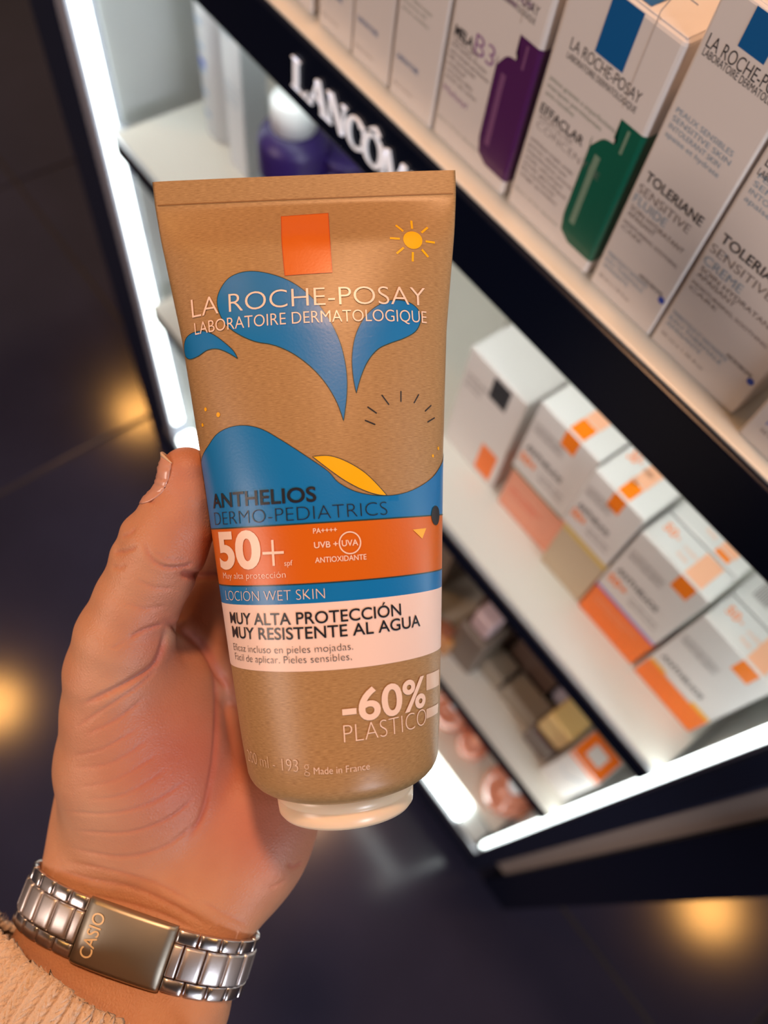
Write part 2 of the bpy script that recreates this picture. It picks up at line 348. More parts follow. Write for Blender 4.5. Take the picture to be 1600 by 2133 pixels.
# --- two slim cream cartons
for k, (xa, xb, ya, lab) in enumerate([(-.553, -.397, Y1, 'tall slim white fluid carton right of the green bottle carton'),
                                       (-.392, -.190, Y1+.001, 'tall white cream carton, rightmost of the tall top shelf row')]):
    zt = Z1+.545+.03*k
    r = carton(lab, xa, xb, ya, ya+.17, Z1, zt, bev=.0012, group='face care cartons on the top shelf')
    if k == 0:
        a = fp(1537, 95, Y1); b = fp(1590, 137, Y1)
        face_print('logo_square', (np.array([(a[0], a[1]), (b[0], a[1]), (b[0], zt-.004), (a[0], zt-.004)]), [(0, 1, 2, 3)]), Y1, ink_blue, r)
        lines(r, Y1, [('LA ROCHE-POSAY', (1470, 94), (1648, 233), .0185, -.006), ('LABORATOIRE DERMATOLOGIQUE', (1463, 111), (1640, 252), .0105, -.003)], ink)
        lines(r, Y1, [('TOLERIANE', (1344, 373), (1459, 473), .0165, .012)], ink)
        lines(r, Y1, [('SENSITIVE', (1328, 398), (1433, 487), .0155, -.008)], ink_grey)
        lines(r, Y1, [('FLUIDE', (1319, 416), (1383, 476), .0155, .0)], ink_pale)
        ca, cb, s0 = (1312, 444), 1, .010
    else:
        lines(r, ya, [('LA ROCHE-POSAY', (1592, 345), (1790, 500), .0185, -.006), ('LABORATOIRE DERMATOLOGIQUE', (1577, 362), (1775, 520), .0105, -.003)], ink)
        face_print('logo_square', rect2(xa+.075, zt-.09, xa+.13, zt-.004), ya, ink_blue, r)
        lines(r, ya, [('TOLERIANE', (1500, 501), (1640, 622), .0165, .012)], ink)
        lines(r, ya, [('SENSITIVE', (1478, 521), (1603, 630), .0155, -.008)], ink_grey)
        lines(r, ya, [('CREME', (1464, 545), (1541, 612), .0155, .0)], ink_pale)
        xg, zg = fp(1503, 556, ya); face_print('lettering', stroke((xg-.001, zg+.018), (xg-.006, zg+.0225), .003), ya, ink_pale, r)
    zz = Z1+.245-.0*k; wd = xb-xa
    para(r, ya, xa+.013, Z1+.365, [('PEAUX SENSIBLES', wd*.72), ('SENSITIVE SKIN', wd*.74), ('INTOLERANT SKIN', wd*.66), ('apaise et hydrate', wd*.70)], .0085, .013, ink_pale)
    para(r, ya, xa+.013, Z1+.185, [('SOIN HYDRATANT', wd*.78), ('APAISANT', wd*.40)], .009, .0125, ink_grey)
    para(r, ya, xa+.013, Z1+.155, [('MOISTURISING, SOOTHING', wd*.80), ('CARE', wd*.3)], .007, .0115, ink_grey)
    para(r, ya, xa+.012, Z1+.080, [('PREBIOTIQUE ET NIACINAMIDE', wd*.62), ('EAU THERMALE', wd*.60), ('APAISANTE', wd*.4)], .0085, .0135, ink_pale)
    para(r, ya, xa+.012, Z1+.030, [('40 ml e 1.35 fl.oz', wd*.5)], .006, .0115, ink_grey)
    para(r, ya, xb-.070, Z1+.090, [('MICROBIOME', .055)], .008, .0115, ink)
    face_print('round_mark', disc2(xb-.012, Z1+.085, .007), ya, ink_royal, r)
r = carton('cool white carton with small blue writing, front right of the top shelf', -.160, .16, 1.028, 1.20, Z1, Z1+.22, bev=.0012)
para(r, 1.028, -.135, Z1+.075, [('SOIN QUOTIDIEN VISAGE', .13), ('protection hydratante', .14)], .009, .014, ink_royal)
para(r, 1.028, -.135, Z1+.04, [('50 ml e 1.69 fl.oz', .09)], .008, .014, ink_grey)
# --- second shelf: sun care cartons in stacks
salmon = mat('salmon_carton', srgb(238, 160, 130), .4); beige = mat('taupe_carton', srgb(200, 180, 150), .4)
orange_c = mat('orange_carton', srgb(252, 122, 18), .4); band_violet = mat('violet_band', srgb(150, 120, 215), .4)
def suncard(label, x0, x1, y0, y1, z0, z1, front=True, face=1, text=True, grp='white sun cream cartons on the second shelf', wrap=True, sqx=.62, back=False):
    r = carton(label, x0, x1, y0, y1, z0, z1, group=grp, bev=.0010); wd = x1-x0; dp = y1-y0
    if front:
        s0, s1 = x0+wd*sqx, x0+wd*(sqx+.23)
        face_print('logo_square', rect2(s0, z1-.070, s1, z1-.003), y0, ink_orange, r)
        if wrap: top_print('logo_square', rect2(s0, y0+.005, s1, y0+.058), z1, ink_orange, r, .0005)
        top_print('pale_code_square', rect2(s0+.0, y0+(.061 if wrap else .006), s1+.003, y0+dp*.93), z1, ink_peach, r, .0005)
    elif text or back:
        top_print('logo_square', rect2(x0+wd*sqx, y0+.004, x0+wd*(sqx+.19), y0+.022), z1, ink_orange, r, .0005)
        top_print('pale_code_square', rect2(x0+wd*sqx, y0+.026, x0+wd*(sqx+.21), y0+dp*.93), z1, ink_peach, r, .0005)
    if text:
        v, f = join2([wline('50', x0+wd*.10, x0+wd*.255, y0+dp*.50, dp*.25, .01), wline('+', x0+wd*.27, x0+wd*.32, y0+dp*.54, dp*.12, .01)])
        top_print('lettering', (v, f), z1, ink_orange, r, .0005)
        v, f = join2([wline('invisible', x0+wd*.40, x0+wd*.58, y0+dp*.52, dp*.12), wline('fluide', x0+wd*.40, x0+wd*.54, y0+dp*.26, dp*.12)])
        top_print('small_print', (v, f), z1, ink_peach, r, .0005)
    if face:
        h = z1-z0
        para(r, y0, x0+wd*.06, z1-h*.28, [('LA ROCHE-POSAY', wd*.50), ('LABORATOIRE DERMATO', wd*.50)], .017, .024, ink_grey)
        face_print('lettering', wline('ANTHELIOS', x0+wd*.08, x0+wd*.72, z1-h*.62, .024, .02), y0, ink, r)
        face_print('lettering', wline('50+', x0+wd*.05, x0+wd*.34, z1-h*.80, .036, .03), y0, ink_orange, r)
        para(r, y0, x0+wd*.42, z1-h*.76, [('invisible fluid', wd*.42), ('high protection', wd*.45)], .012, .020, ink_grey)
    return r
mat_red = mat('red_orange_ink', srgb(240, 80, 40), .4)
W1 = suncard('white carton with a dark square, leftmost in the second shelf row', -.885, -.645, 1.20, 1.36, Z2, Z2+.47, front=False, text=False, face=0)
face_print('dark_square', rect2(-.775, Z2+.36, -.705, Z2+.452), 1.20, ink, W1)
face_print('orange_patch', rect2(-.735, Z2+.02, -.665, Z2+.16), 1.20, orange_c, W1)
para(W1, 1.20, -.87, Z2+.36, [('UVMUNE', .09), ('oil control', .07), ('gel creme', .07)], .014, .022, ink_grey)
r = carton('salmon pink carton under the second white sun cream carton', -.600, -.372, 1.19, 1.36, Z2, Z2+.218, m=salmon)
para(r, 1.19, -.58, Z2+.12, [('AGE CORRECT', .14), ('soin protecteur', .12)], .014, .022, mat_red)
suncard('white sun cream carton stacked on the salmon pink carton', -.606, -.384, 1.185, 1.345, Z2+.2195, Z2+.549, wrap=True, sqx=.46, text=False)
face_print('green_edge', rect2(-.604, Z2+.2205, -.386, Z2+.229), 1.185, mat('dark_green_ink', srgb(70, 110, 70), .4), r, .0002)
r = carton('taupe carton with a yellow top band under the third sun carton', -.367, -.193, 1.165, 1.345, Z2, Z2+.268, m=beige)
face_print('yellow_band', rect2(-.364, Z2+.240, -.196, Z2+.264), 1.165, mat('straw_ink', srgb(225, 195, 95), .4), r)
suncard('white sun cream carton stacked on the taupe carton', -.376, -.200, 1.160, 1.345, Z2+.2695, Z2+.550, wrap=True, sqx=.42)
r = carton('orange carton under the fourth sun cream carton', -.188, .043, 1.160, 1.33, Z2, Z2+.170, m=orange_c)
para(r, 1.160, -.165, Z2+.125, [('INVISIBLE RESISTANT', .16), ('water sweat sand', .12)], .010, .020, ink_peach)
suncard('white sun cream carton with orange square stacked on the orange carton', -.190, .040, 1.160, 1.262, Z2+.1715, Z2+.512, wrap=False, sqx=.60)
face_print('violet_edge', rect2(-.188, Z2+.173, .038, Z2+.186), 1.160, band_violet, r, .0002)
suncard('white sun cream carton behind the one on the orange carton', -.190, .040, 1.268, 1.38, Z2, Z2+.512, front=False, face=0)
R = suncard('white and orange carton against the right light strip, second shelf', .054, .284, 1.157, 1.262, Z2, Z2+.462, wrap=False, sqx=.58)
face_print('orange_foot', rect2(.058, Z2+.004, .281, Z2+.120), 1.157, orange_c, R, .00018)
[face_print('yellow_mark', q, 1.157, ink_yellow, R, .00018) for q in (rect2(.062, Z2+.120, .115, Z2+.138), rect2(.215, Z2+.120, .279, Z2+.14))]
R2 = suncard('white carton with a blue mark behind the rightmost sun carton', .054, .284, 1.268, 1.38, Z2, Z2+.462, front=False, face=0, text=False, back=True)
top_print('blue_mark', rect2(.16, 1.285, .215, 1.345), Z2+.462, mat('sky_ink', srgb(60, 140, 215), .4), R2, .0006)
top_print('bar_code', join2([rect2(.09+.006*i, 1.30, .0925+.006*i, 1.36) for i in range(8)]), Z2+.462, ink_grey, R2, .0006)
# grey translucent divider behind the leftmost carton
pnl = mat('smoky_divider', srgb(170, 172, 165), .25)
o = box('shelf_divider', (-1.02, 1.52, Z2+.0), (-1.00, 2.1, Z2+.62), pnl, None, .0005); tag(o, 'grey upright shelf divider behind the leftmost carton', 'divider')
# --- second shelf, far left: toiletries
wb = mat('white_bottle_plastic', srgb(205, 212, 220), .35); bluep = mat('blue_print', srgb(50, 90, 200), .4)
def bottle(label, cx, cy, r_, z0, z1, m, cap, rc, hc, group=None, nm='bottle', shoulder=.12):
    b = W(cx, cy, z0); e = empty(nm, b, label, 'bottle', group); r_ *= U; h = (z1-z0)*U; s = shoulder*U
    lathe('bottle_body', [(r_*.9, 0), (r_, .002), (r_, h-s), (r_*.93, h-s*.6), (r_*.7, h-s*.2), (rc*U*.9, h)], b, m, e)
    lathe('cap', [(rc*U, h+.0005), (rc*U, h+hc*U*.9), (rc*U*.9, h+hc*U), (.0005, h+hc*U)], b, cap, e)
    return e, b
def label_on(e, b, r_, za, zb, a0, a1, m, name='label'):
    r_ = r_*U+.0003; n = 16; v = []; 
    for k in range(n+1):
        a = math.radians(a0+(a1-a0)*k/n)
        v += [(b[0]+r_*math.cos(a), b[1]+r_*math.sin(a), b[2]+za*U), (b[0]+r_*math.cos(a), b[1]+r_*math.sin(a), b[2]+zb*U)]
    return pydata(name, v, [(2*i, 2*i+2, 2*i+3, 2*i+1) for i in range(n)], m, e, True)
capw = mat('white_cap', srgb(235, 240, 245), .3)
e, b = bottle('tall white bottle with blue print near the left light strip', -2.50, 1.42, .115, Z2, Z2+.72, wb, capw, .07, .12)
label_on(e, b, .115, .50, .545, -40, -18, bluep, 'blue_print'); label_on(e, b, .115, .30, .33, -118, -85, bluep, 'blue_print')
for q in range(5): label_on(e, b, .115, .10+.09*q, .115+.09*q, -115, -85, mat('pale_blue_print', srgb(150, 180, 215), .4) if q == 0 else bpy.data.materials['pale_blue_print'], 'small_print')
r = carton('slim white box with blue edges beside the tall white bottle', -2.345, -2.225, 1.295, 1.40, Z2, Z2+.74, m=wb)
face_print('blue_print', rect2(-2.34, Z2+.66, -2.23, Z2+.70), 1.295, bluep, r)
para(r, 1.295, -2.335, Z2+.6, [('sensitive', .09), ('cleansing', .09), ('lotion', .06)], .02, .035, ink_pale)
para(r, 1.295, -2.335, Z2+.35, [('200 ml', .09), ('face care', .09), ('daily use', .08)], .015, .03, ink_pale)
violet = mat('violet_bottle_plastic', srgb(42, 22, 88), .4)
def at_z(px, py, Z): d = sight(px, py); d = d*Z/d[2]; return d[0], d[1]
cx, cy = at_z(612, 262, -1.70)
e, b = bottle('dark violet bottle with a round white cap', cx, cy, .118, Z2, -1.70, violet, capw, .073, .10, 'violet bottles on the second shelf', shoulder=.05)
label_on(e, b, .118, .30, .36, -110, -80, ink_pale, 'small_print'); label_on(e, b, .118, .1, .28, -150, -118, purple_light, 'violet_label')
cx, cy = at_z(722, 330, -1.80)
e, b = bottle('smaller dark violet bottle to the right of the white-capped one', cx, cy, .095, Z2, -1.80, violet, violet, .085, .03, 'violet bottles on the second shelf', shoulder=.03)
label_on(e, b, .095, .28, .35, -120, -80, ink_pale, 'small_print')
r = carton('deep blue carton behind the violet bottles', -2.62, -2.48, 1.72, 1.84, Z2, Z2+.62, m=mat('blue_carton', srgb(0, 80, 160), .4))
# --- third shelf
brown_m = mat('dark_brown_carton', srgb(92, 74, 66), .35); taupe2 = mat('grey_brown_carton', srgb(120, 108, 98), .35); copper = mat('copper_foil', srgb(215, 140, 110), .3, .6)
row = [(-1.06, -.88, 1.26, .36, mat('dark_red_carton', srgb(95, 40, 55), .35), 'dark red carton under the second shelf, leftmost seen'),
       (-.86, -.68, 1.22, .40, taupe2, 'grey brown carton between the dark red and the pink capped items'),
       (-.50, -.30, 1.24, .62, brown_m, 'dark brown carton with a copper line, left one of two'),
       (-.28, -.06, 1.24, .64, brown_m, 'dark brown carton with a copper line, right one of two')]
for xa, xb, y0, h, m_, lab in row:
    r = carton(lab, xa, xb, y0, y0+.3, Z3, Z3+h, m=m_, group='dark cartons on the third shelf')
    if 'copper' in lab: face_print('copper_line', rect2(xa+.004, Z3+h*.5, xb-.004, Z3+h*.5+.02), y0, copper, r)
    para(r, y0, xa+.02, Z3+h*.75, [('serum', .10), ('repair', .08)], .016, .03, ink_grey)
pinkc = mat('pale_pink_cap', srgb(215, 190, 195), .3); amber = mat('amber_liquid', srgb(205, 140, 75), .25, coat=.3)
PX, PY = at_z(1018, 1290, Z3+.44)
e = empty('bottle', W(PX, PY, Z3), 'squat bottle with a pale pink square cap on the third shelf', 'bottle')
box('bottle_body', (PX-.075, PY-.06, Z3), (PX+.075, PY+.08, Z3+.36), taupe2, e, .004, 3); box('cap', (PX-.045, PY-.04, Z3+.362), (PX+.045, PY+.045, Z3+.50), pinkc, e, .003, 3)
for k, (x, lab) in enumerate([(-.49, 'amber bottle near the front edge of the third shelf, right one'), (-.66, 'amber bottle near the front edge of the third shelf, left one')]):
    e = empty('bottle', W(x, 1.065, Z3), lab, 'bottle', 'amber bottles on the third shelf')
    box('bottle_body', (x-.07, 1.03, Z3), (x+.06, 1.10, Z3+.15), amber, e, .005, 3); box('cap', (x-.03, 1.045, Z3+.151), (x+.03, 1.09, Z3+.21), copper, e, .002, 2)
taup = mat('taupe_tray', srgb(150, 140, 125), .3)
for k, (xa, xb, lab) in enumerate([(-.42, -.20, 'low taupe compact box in front of the left brown carton'), (-.18, .0, 'low taupe compact box in front of the right brown carton')]):
    carton(lab, xa, xb, 1.13, 1.225, Z3, Z3+.14, m=taup, group='taupe compact boxes')
gold = mat('gold_cap', srgb(240, 208, 140), .32, .15); glassb = mat('brown_glass', srgb(80, 50, 42), .12, coat=.5)
e = empty('bottle', W(.07, 1.16, Z3), 'brown foundation bottle with a square gold cap', 'bottle')
box('bottle_body', (.0, 1.09, Z3), (.135, 1.22, Z3+.20), glassb, e, .004, 3); box('collar', (.03, 1.12, Z3+.2), (.105, 1.19, Z3+.215), gold, e, .001)
box('cap', (.005, 1.095, Z3+.215), (.13, 1.215, Z3+.40), gold, e, .003, 3)
e = empty('carton', W(.2, 1.12, Z3), 'white carton with an orange top beside the gold-capped bottle', 'box')
box('carton_body', (.145, 1.065, Z3), (.288, 1.185, Z3+.42), card, e, .001, 2)
top_print('orange_top', rect2(.150, 1.069, .284, 1.181), Z3+.42, orange_c, e, .0003); top_print('white_label', rect2(.185, 1.095, .25, 1.155), Z3+.42, card, e, .0005)
face_print('tick_mark', join2([ribbon2([(.175, Z3+.25), (.205, Z3+.20), (.265, Z3+.30)], .006)]), 1.065, ink_pale, e)
face_print('orange_side', rect2(.150, Z3+.39, .284, Z3+.416), 1.065, orange_c, e)
clear = mat('clear_plastic', srgb(190, 185, 200), .15, coat=.6)
o = box('lid', (-.05, 1.26, Z3), (.10, 1.40, Z3+.52), clear, None, .006, 3); tag(o, 'pale lilac rounded lid behind the gold-capped bottle', 'container')
# --- bottom shelf
rose = mat('rose_glass', srgb(235, 150, 120), .08, coat=.6, trans=.25)
for k, (px, py, r_, lab) in enumerate([(945, 1475, .125, 'round rose glass flacon, leftmost on the bottom shelf'), (990, 1545, .095, 'small orange rose flacon, middle of the bottom shelf'), (1062, 1645, .15, 'large rose glass flacon with a white cap near the right corner')]):
    x, y = at_z(px, py, Z4+.12)
    e = empty('flacon', W(x, y, Z4), lab, 'bottle', 'rose flacons on the bottom shelf'); b = W(x, y, Z4-.009)
    rr = r_*U; prof = [(rr*.5, 0), (rr*.85, rr*.25), (rr, rr*.8), (rr*.9, rr*1.35), (rr*.5, rr*1.75), (rr*.3, rr*1.85)]
    lathe('flacon_body', prof, b, rose, e); lathe('cap', [(rr*.32, rr*1.86), (rr*.34, rr*2.5), (rr*.2, rr*2.7), (.0004, rr*2.7)], b, capw if k != 1 else copper, e)
x, y = at_z(1085, 1690, Z4+.05)
o = box('compact', (x-.05, y-.02, Z4-.009), (x+.06, y+.10, Z4+.06), mat('amber_compact', srgb(230, 150, 60), .3), None, .004, 3); tag(o, 'amber compact at the right end of the bottom shelf', 'box')
from mathutils.geometry import tessellate_polygon
# ------------------------------------------------------------------ the sun cream tube
# local frame of the held things: x right, y down, z forward of the viewing position, metres
def LW(p): return CAM + np.asarray(p) @ M       # local -> world
TD = .204                                        # distance of the tube axis
def pl(px, py, z): return np.array([(px-800)/F*z, (py-1066.5)/F*z, z])
A0 = pl(633, 367, TD); A1 = pl(717, 1600, TD); TL = np.linalg.norm(A1-A0); AX = (A1-A0)/TL
HALF = .0785/2; PER = 4*HALF; TEND = TL+.0035
def ell_per(a, b): return math.pi*(3*(a+b)-math.sqrt((3*a+b)*(a+3*b)))
def aw(t):  # half width along the tube
    px = np.interp(t/TL, [0, .04, .10, .27, .51, .675, .92, 1.0, 1.05], [316, 314, 306, 275, 246.5, 230.5, 206, 194, 180])
    return px*TD/F
def bw(t):
    a = aw(t)
    if t < .0062: return .0006
    lo, hi = .0003, .05
    for _ in range(40):
        m = (lo+hi)/2
        if ell_per(a, m) > PER: hi = m
        else: lo = m
    b = lo if ell_per(a, .0003) < PER else .0003
    return max(.0006, min(b, a*1.02)*min(1, (t-.0062)/.012)**.8)
_T = np.linspace(0, TL*1.06, 240); _A = np.array([aw(t) for t in _T]); _B = np.array([bw(t) for t in _T])
# smooth the two profiles
for _ in range(3):
    k = np.array([1, 2, 3, 2, 1])/9; m_ = _T > .010
    _B[m_] = np.convolve(np.pad(_B, 2, 'edge'), k, 'valid')[m_]; _A = np.convolve(np.pad(_A, 2, 'edge'), k, 'valid')
# arc-length tables of the front half: q in [-1,1] -> angle
_ANG2 = np.linspace(-np.pi, np.pi, 361)
def frame(t):
    phi = np.radians(2.25+2.2*min(1, max(0, t/TL)))
    return np.array([np.cos(phi), -np.sin(phi), 0.])
def surf(s, t, off=0.0, full=None):
    """point of the tube wall: s along the girth (0 = front middle), t down the tube"""
    s = np.atleast_1d(np.asarray(s, float)); t = np.atleast_1d(np.asarray(t, float))
    a = np.interp(t, _T, _A); b = np.interp(t, _T, _B)
    x = np.empty_like(s); z = np.empty_like(s); nx = np.empty_like(s); nz = np.empty_like(s)
    for i in range(len(s)):
        X = a[i]*np.sin(_ANG2); Z = b[i]*np.cos(_ANG2)
        L = np.concatenate([[0], np.cumsum(np.hypot(np.diff(X), np.diff(Z)))]); L = L-L[len(L)//2]; L = L/L[-1]*(PER/2)
        ang = np.interp(s[i], L, _ANG2); x[i] = a[i]*np.sin(ang); z[i] = b[i]*np.cos(ang)
        g = np.array([np.sin(ang)/max(a[i], 1e-5), np.cos(ang)/max(b[i], 1e-5)]); g /= np.linalg.norm(g); nx[i], nz[i] = g
    phi = np.radians(2.25+2.2*np.clip(t/TL, 0, 1))
    P = A0+t[:, None]*AX
    wv = np.stack([np.cos(phi), -np.sin(phi), 0*phi], 1)
    P = P+wv*(x+nx*off)[:, None]; P[:, 2] -= z+nz*off
    return P
# lookup grid: (s,t) -> position and normal
GS = np.linspace(-PER/2, PER/2, 241); GT = np.linspace(0, TL*1.05, 260)
_gp = np.empty((len(GT), len(GS), 3)); _gq = np.empty_like(_gp)
for i, t in enumerate(GT):
    _gp[i] = surf(GS, np.full(len(GS), t)); _gq[i] = surf(GS, np.full(len(GS), t), .001)
def gsurf(s, t, off=0.0):
    s = np.asarray(s, float); t = np.asarray(t, float)
    fi = np.clip((t-GT[0])/(GT[1]-GT[0]), 0, len(GT)-1.001); fj = np.clip((s-GS[0])/(GS[1]-GS[0]), 0, len(GS)-1.001)
    i = fi.astype(int); j = fj.astype(int); u = (fi-i)[:, None]; v = (fj-j)[:, None]
    def L(G): return (G[i, j]*(1-u)*(1-v)+G[i+1, j]*u*(1-v)+G[i, j+1]*(1-u)*v+G[i+1, j+1]*u*v)
    p = L(_gp); return p+(L(_gq)-p)*(off*1000)
_pr = np.stack([_gp[..., 0]/_gp[..., 2]*F+800, _gp[..., 1]/_gp[..., 2]*F+1066.5], -1)
_fj = (np.abs(GS) < PER/4+.0005)
def inv(px, py):
    """photo position of a printed detail -> its place on the unrolled label"""
    sub = _pr[:, _fj]; gs = GS[_fj]
    d = ((sub-np.array([px, py]))**2).sum(-1); i, j = np.unravel_index(d.argmin(), d.shape)
    s, t = gs[j], GT[i]
    for _ in range(6):
        e = 2e-4; P = gsurf(np.array([s, s+e, s]), np.array([t, t, t+e])); q = np.stack([P[:, 0]/P[:, 2]*F+800, P[:, 1]/P[:, 2]*F+1066.5], 1)
        J = np.stack([(q[1]-q[0])/e, (q[2]-q[0])/e], 1); r = np.array([px, py])-q[0]
        if abs(np.linalg.det(J)) < 1e3: break
        st = np.linalg.solve(J, r); st = np.clip(st, -.004, .004); s += st[0]; t += st[1]
        s = min(max(s, -PER/4-.001), PER/4+.001); t = min(max(t, 0), TL*1.04)
    return s, t
def invs(pts): return np.array([inv(*p) for p in pts])
kraft = bpy.data.materials.new('kraft_paper'); kraft.use_nodes = True
nt = kraft.node_tree; b_ = nt.nodes['Principled BSDF']; tc = nt.nodes.new('ShaderNodeTexCoord')
uvn = nt.nodes.new('ShaderNodeUVMap'); mp = nt.nodes.new('ShaderNodeMapping'); mp.inputs['Scale'].default_value = (7, 70, 1)
nt.links.new(uvn.outputs[0], mp.inputs[0]); n1 = nt.nodes.new('ShaderNodeTexNoise'); n1.inputs['Scale'].default_value = 3; n1.inputs['Detail'].default_value = 6
nt.links.new(mp.outputs[0], n1.inputs[0])
mp2 = nt.nodes.new('ShaderNodeMapping'); mp2.inputs['Scale'].default_value = (90, 130, 1); nt.links.new(uvn.outputs[0], mp2.inputs[0])
n2 = nt.nodes.new('ShaderNodeTexNoise'); n2.inputs['Scale'].default_value = 4; n2.inputs['Detail'].default_value = 6; nt.links.new(mp2.outputs[0], n2.inputs[0])
ad = nt.nodes.new('ShaderNodeMath'); ad.operation = 'ADD'; nt.links.new(n1.outputs[0], ad.inputs[0]); nt.links.new(n2.outputs[0], ad.inputs[1])
cr = nt.nodes.new('ShaderNodeValToRGB'); cr.color_ramp.elements[0].position = .36; cr.color_ramp.elements[1].position = .64
cr.color_ramp.elements[0].color = srgb(136, 102, 63); cr.color_ramp.elements[1].color = srgb(188, 152, 106)
hm = nt.nodes.new('ShaderNodeMath'); hm.operation = 'MULTIPLY'; hm.inputs[1].default_value = .5; nt.links.new(ad.outputs[0], hm.inputs[0])
nt.links.new(hm.outputs[0], cr.inputs[0])
wv_ = nt.nodes.new('ShaderNodeTexWhiteNoise'); vor = nt.nodes.new('ShaderNodeTexVoronoi'); vor.inputs['Scale'].default_value = 14
mp3 = nt.nodes.new('ShaderNodeMapping'); mp3.inputs['Scale'].default_value = (1, 1.6, 1); nt.links.new(uvn.outputs[0], mp3.inputs[0]); nt.links.new(mp3.outputs[0], vor.inputs[0])
sp = nt.nodes.new('ShaderNodeMath'); sp.operation = 'LESS_THAN'; sp.inputs[1].default_value = .028; nt.links.new(vor.outputs['Distance'], sp.inputs[0])
mxr = nt.nodes.new('ShaderNodeMix'); mxr.data_type = 'RGBA'; nt.links.new(sp.outputs[0], mxr.inputs[0]); nt.links.new(cr.outputs[0], mxr.inputs[6]); mxr.inputs[7].default_value = srgb(120, 80, 45)
nt.links.new(mxr.outputs[2], b_.inputs['Base Color'])
b_.inputs['Roughness'].default_value = .36; b_.inputs['Specular IOR Level'].default_value = .45
bp = nt.nodes.new('ShaderNodeBump'); bp.inputs['Strength'].default_value = .08; bp.inputs['Distance'].default_value = .0003
nt.links.new(n2.outputs[0], bp.inputs['Height']); nt.links.new(bp.outputs[0], b_.inputs['Normal'])
def tmat(name, c, rough=.34): return mat(name, c, rough, spec=.5, bump=(1500, .10, .0002))
t_blue = tmat('tube_blue', srgb(0, 116, 186)); t_orange = tmat('tube_orange', srgb(208, 100, 8)); t_white = tmat('tube_pale_band', srgb(240, 214, 205), .4)
t_ink = tmat('tube_dark_ink', srgb(28, 32, 42)); t_pale = tmat('tube_pale_ink', srgb(242, 215, 200)); t_yel = tmat('tube_yellow', srgb(248, 180, 0)); t_line = tmat('tube_outline', srgb(30, 60, 62))
t_pale2 = tmat('tube_faint_ink', srgb(222, 192, 170))
tube = empty('cosmetic_tube', LW(A0+AX*TL), 'brown kraft paper sun cream tube held upright in the hand', 'tube')
# wall
nS, nT = 200, 190; tt = np.concatenate([np.linspace(0, .0058, 8), np.linspace(.0066, TL-.004, nT)]); ss = np.linspace(-PER/2, PER/2, nS, endpoint=False)
V = []; uv = []
for t in tt:
    V.append(gsurf(ss, np.full(nS, t)))
# rounded shoulder down to the cap
ab, bb = np.interp(TL-.004, _T, _A), np.interp(TL-.004, _T, _B)
ang = ss/(PER/2)*np.pi; wv = frame(TL); 
base_ring = gsurf(ss, np.full(nS, TL-.004)); cen = A0+AX*(TL-.004); CAPR = .0178
for k in range(1, 9):
    th = k/8*np.pi/2; kk = 1-(1-.72)*(1-np.cos(th)); V.append(cen+AX*(.0062*np.sin(th))+(base_ring-cen)*kk)
V = np.concatenate(V); nr = len(V)//nS
Fc = [(i*nS+j, i*nS+(j+1) % nS, (i+1)*nS+(j+1) % nS, (i+1)*nS+j) for i in range(nr-1) for j in range(nS)]
o = pydata('tube_wall', LW(V), Fc, kraft, tube, True)
uvl = o.data.uv_layers.new(name='UVMap'); 
tv = np.concatenate([tt, TL+.001*np.arange(1, 9)])
for p in o.data.polygons:
    i = p.vertices[0]//nS
    for li in p.loop_indices:
        vi = o.data.loops[li].vertex_index; j = vi % nS
        if j == 0 and (p.vertices[0] % nS) == nS-1: j = nS
        uvl.data[li].uv = ((-PER/2+PER*j/nS)/.01*.3, tv[vi//nS]/.01*.3)
# crimp line across the seal
v, f = ribbon2(np.stack([np.linspace(-HALF*.98, HALF*.98, 40), np.full(40, .0061)], 1), .0003)
pydata('crimp_line', LW(gsurf(v[:, 0], v[:, 1], .0001)), f, tmat('crimp_shadow', srgb(135, 95, 58)), tube)
# cap
capm = mat('cream_cap', srgb(250, 222, 190), .3, sss=.15)
wv = frame(TL); dv = np.array([0, 0, -1.]); CB = cen+AX*.0058
def capring(r, h, m=72): 
    a = np.linspace(0, 2*np.pi, m, endpoint=False); return CB+AX*h+r*(np.cos(a)[:, None]*wv+np.sin(a)[:, None]*dv)
prof = [(.0165, -.002), (.0172, .0006), (.01745, .0010), (.01745, .0030), (.0172, .0033), (.0172, .0037), (.01735, .0040), (.0171, .0066), (.0163, .0076), (.0140, .0080), (.0001, .0080)]
V = np.concatenate([capring(r, h) for r, h in prof]); m_ = 72
pydata('cap', LW(V), [(i*m_+j, i*m_+(j+1) % m_, (i+1)*m_+(j+1) % m_, (i+1)*m_+j) for i in range(len(prof)-1) for j in range(m_)], capm, tube, True)
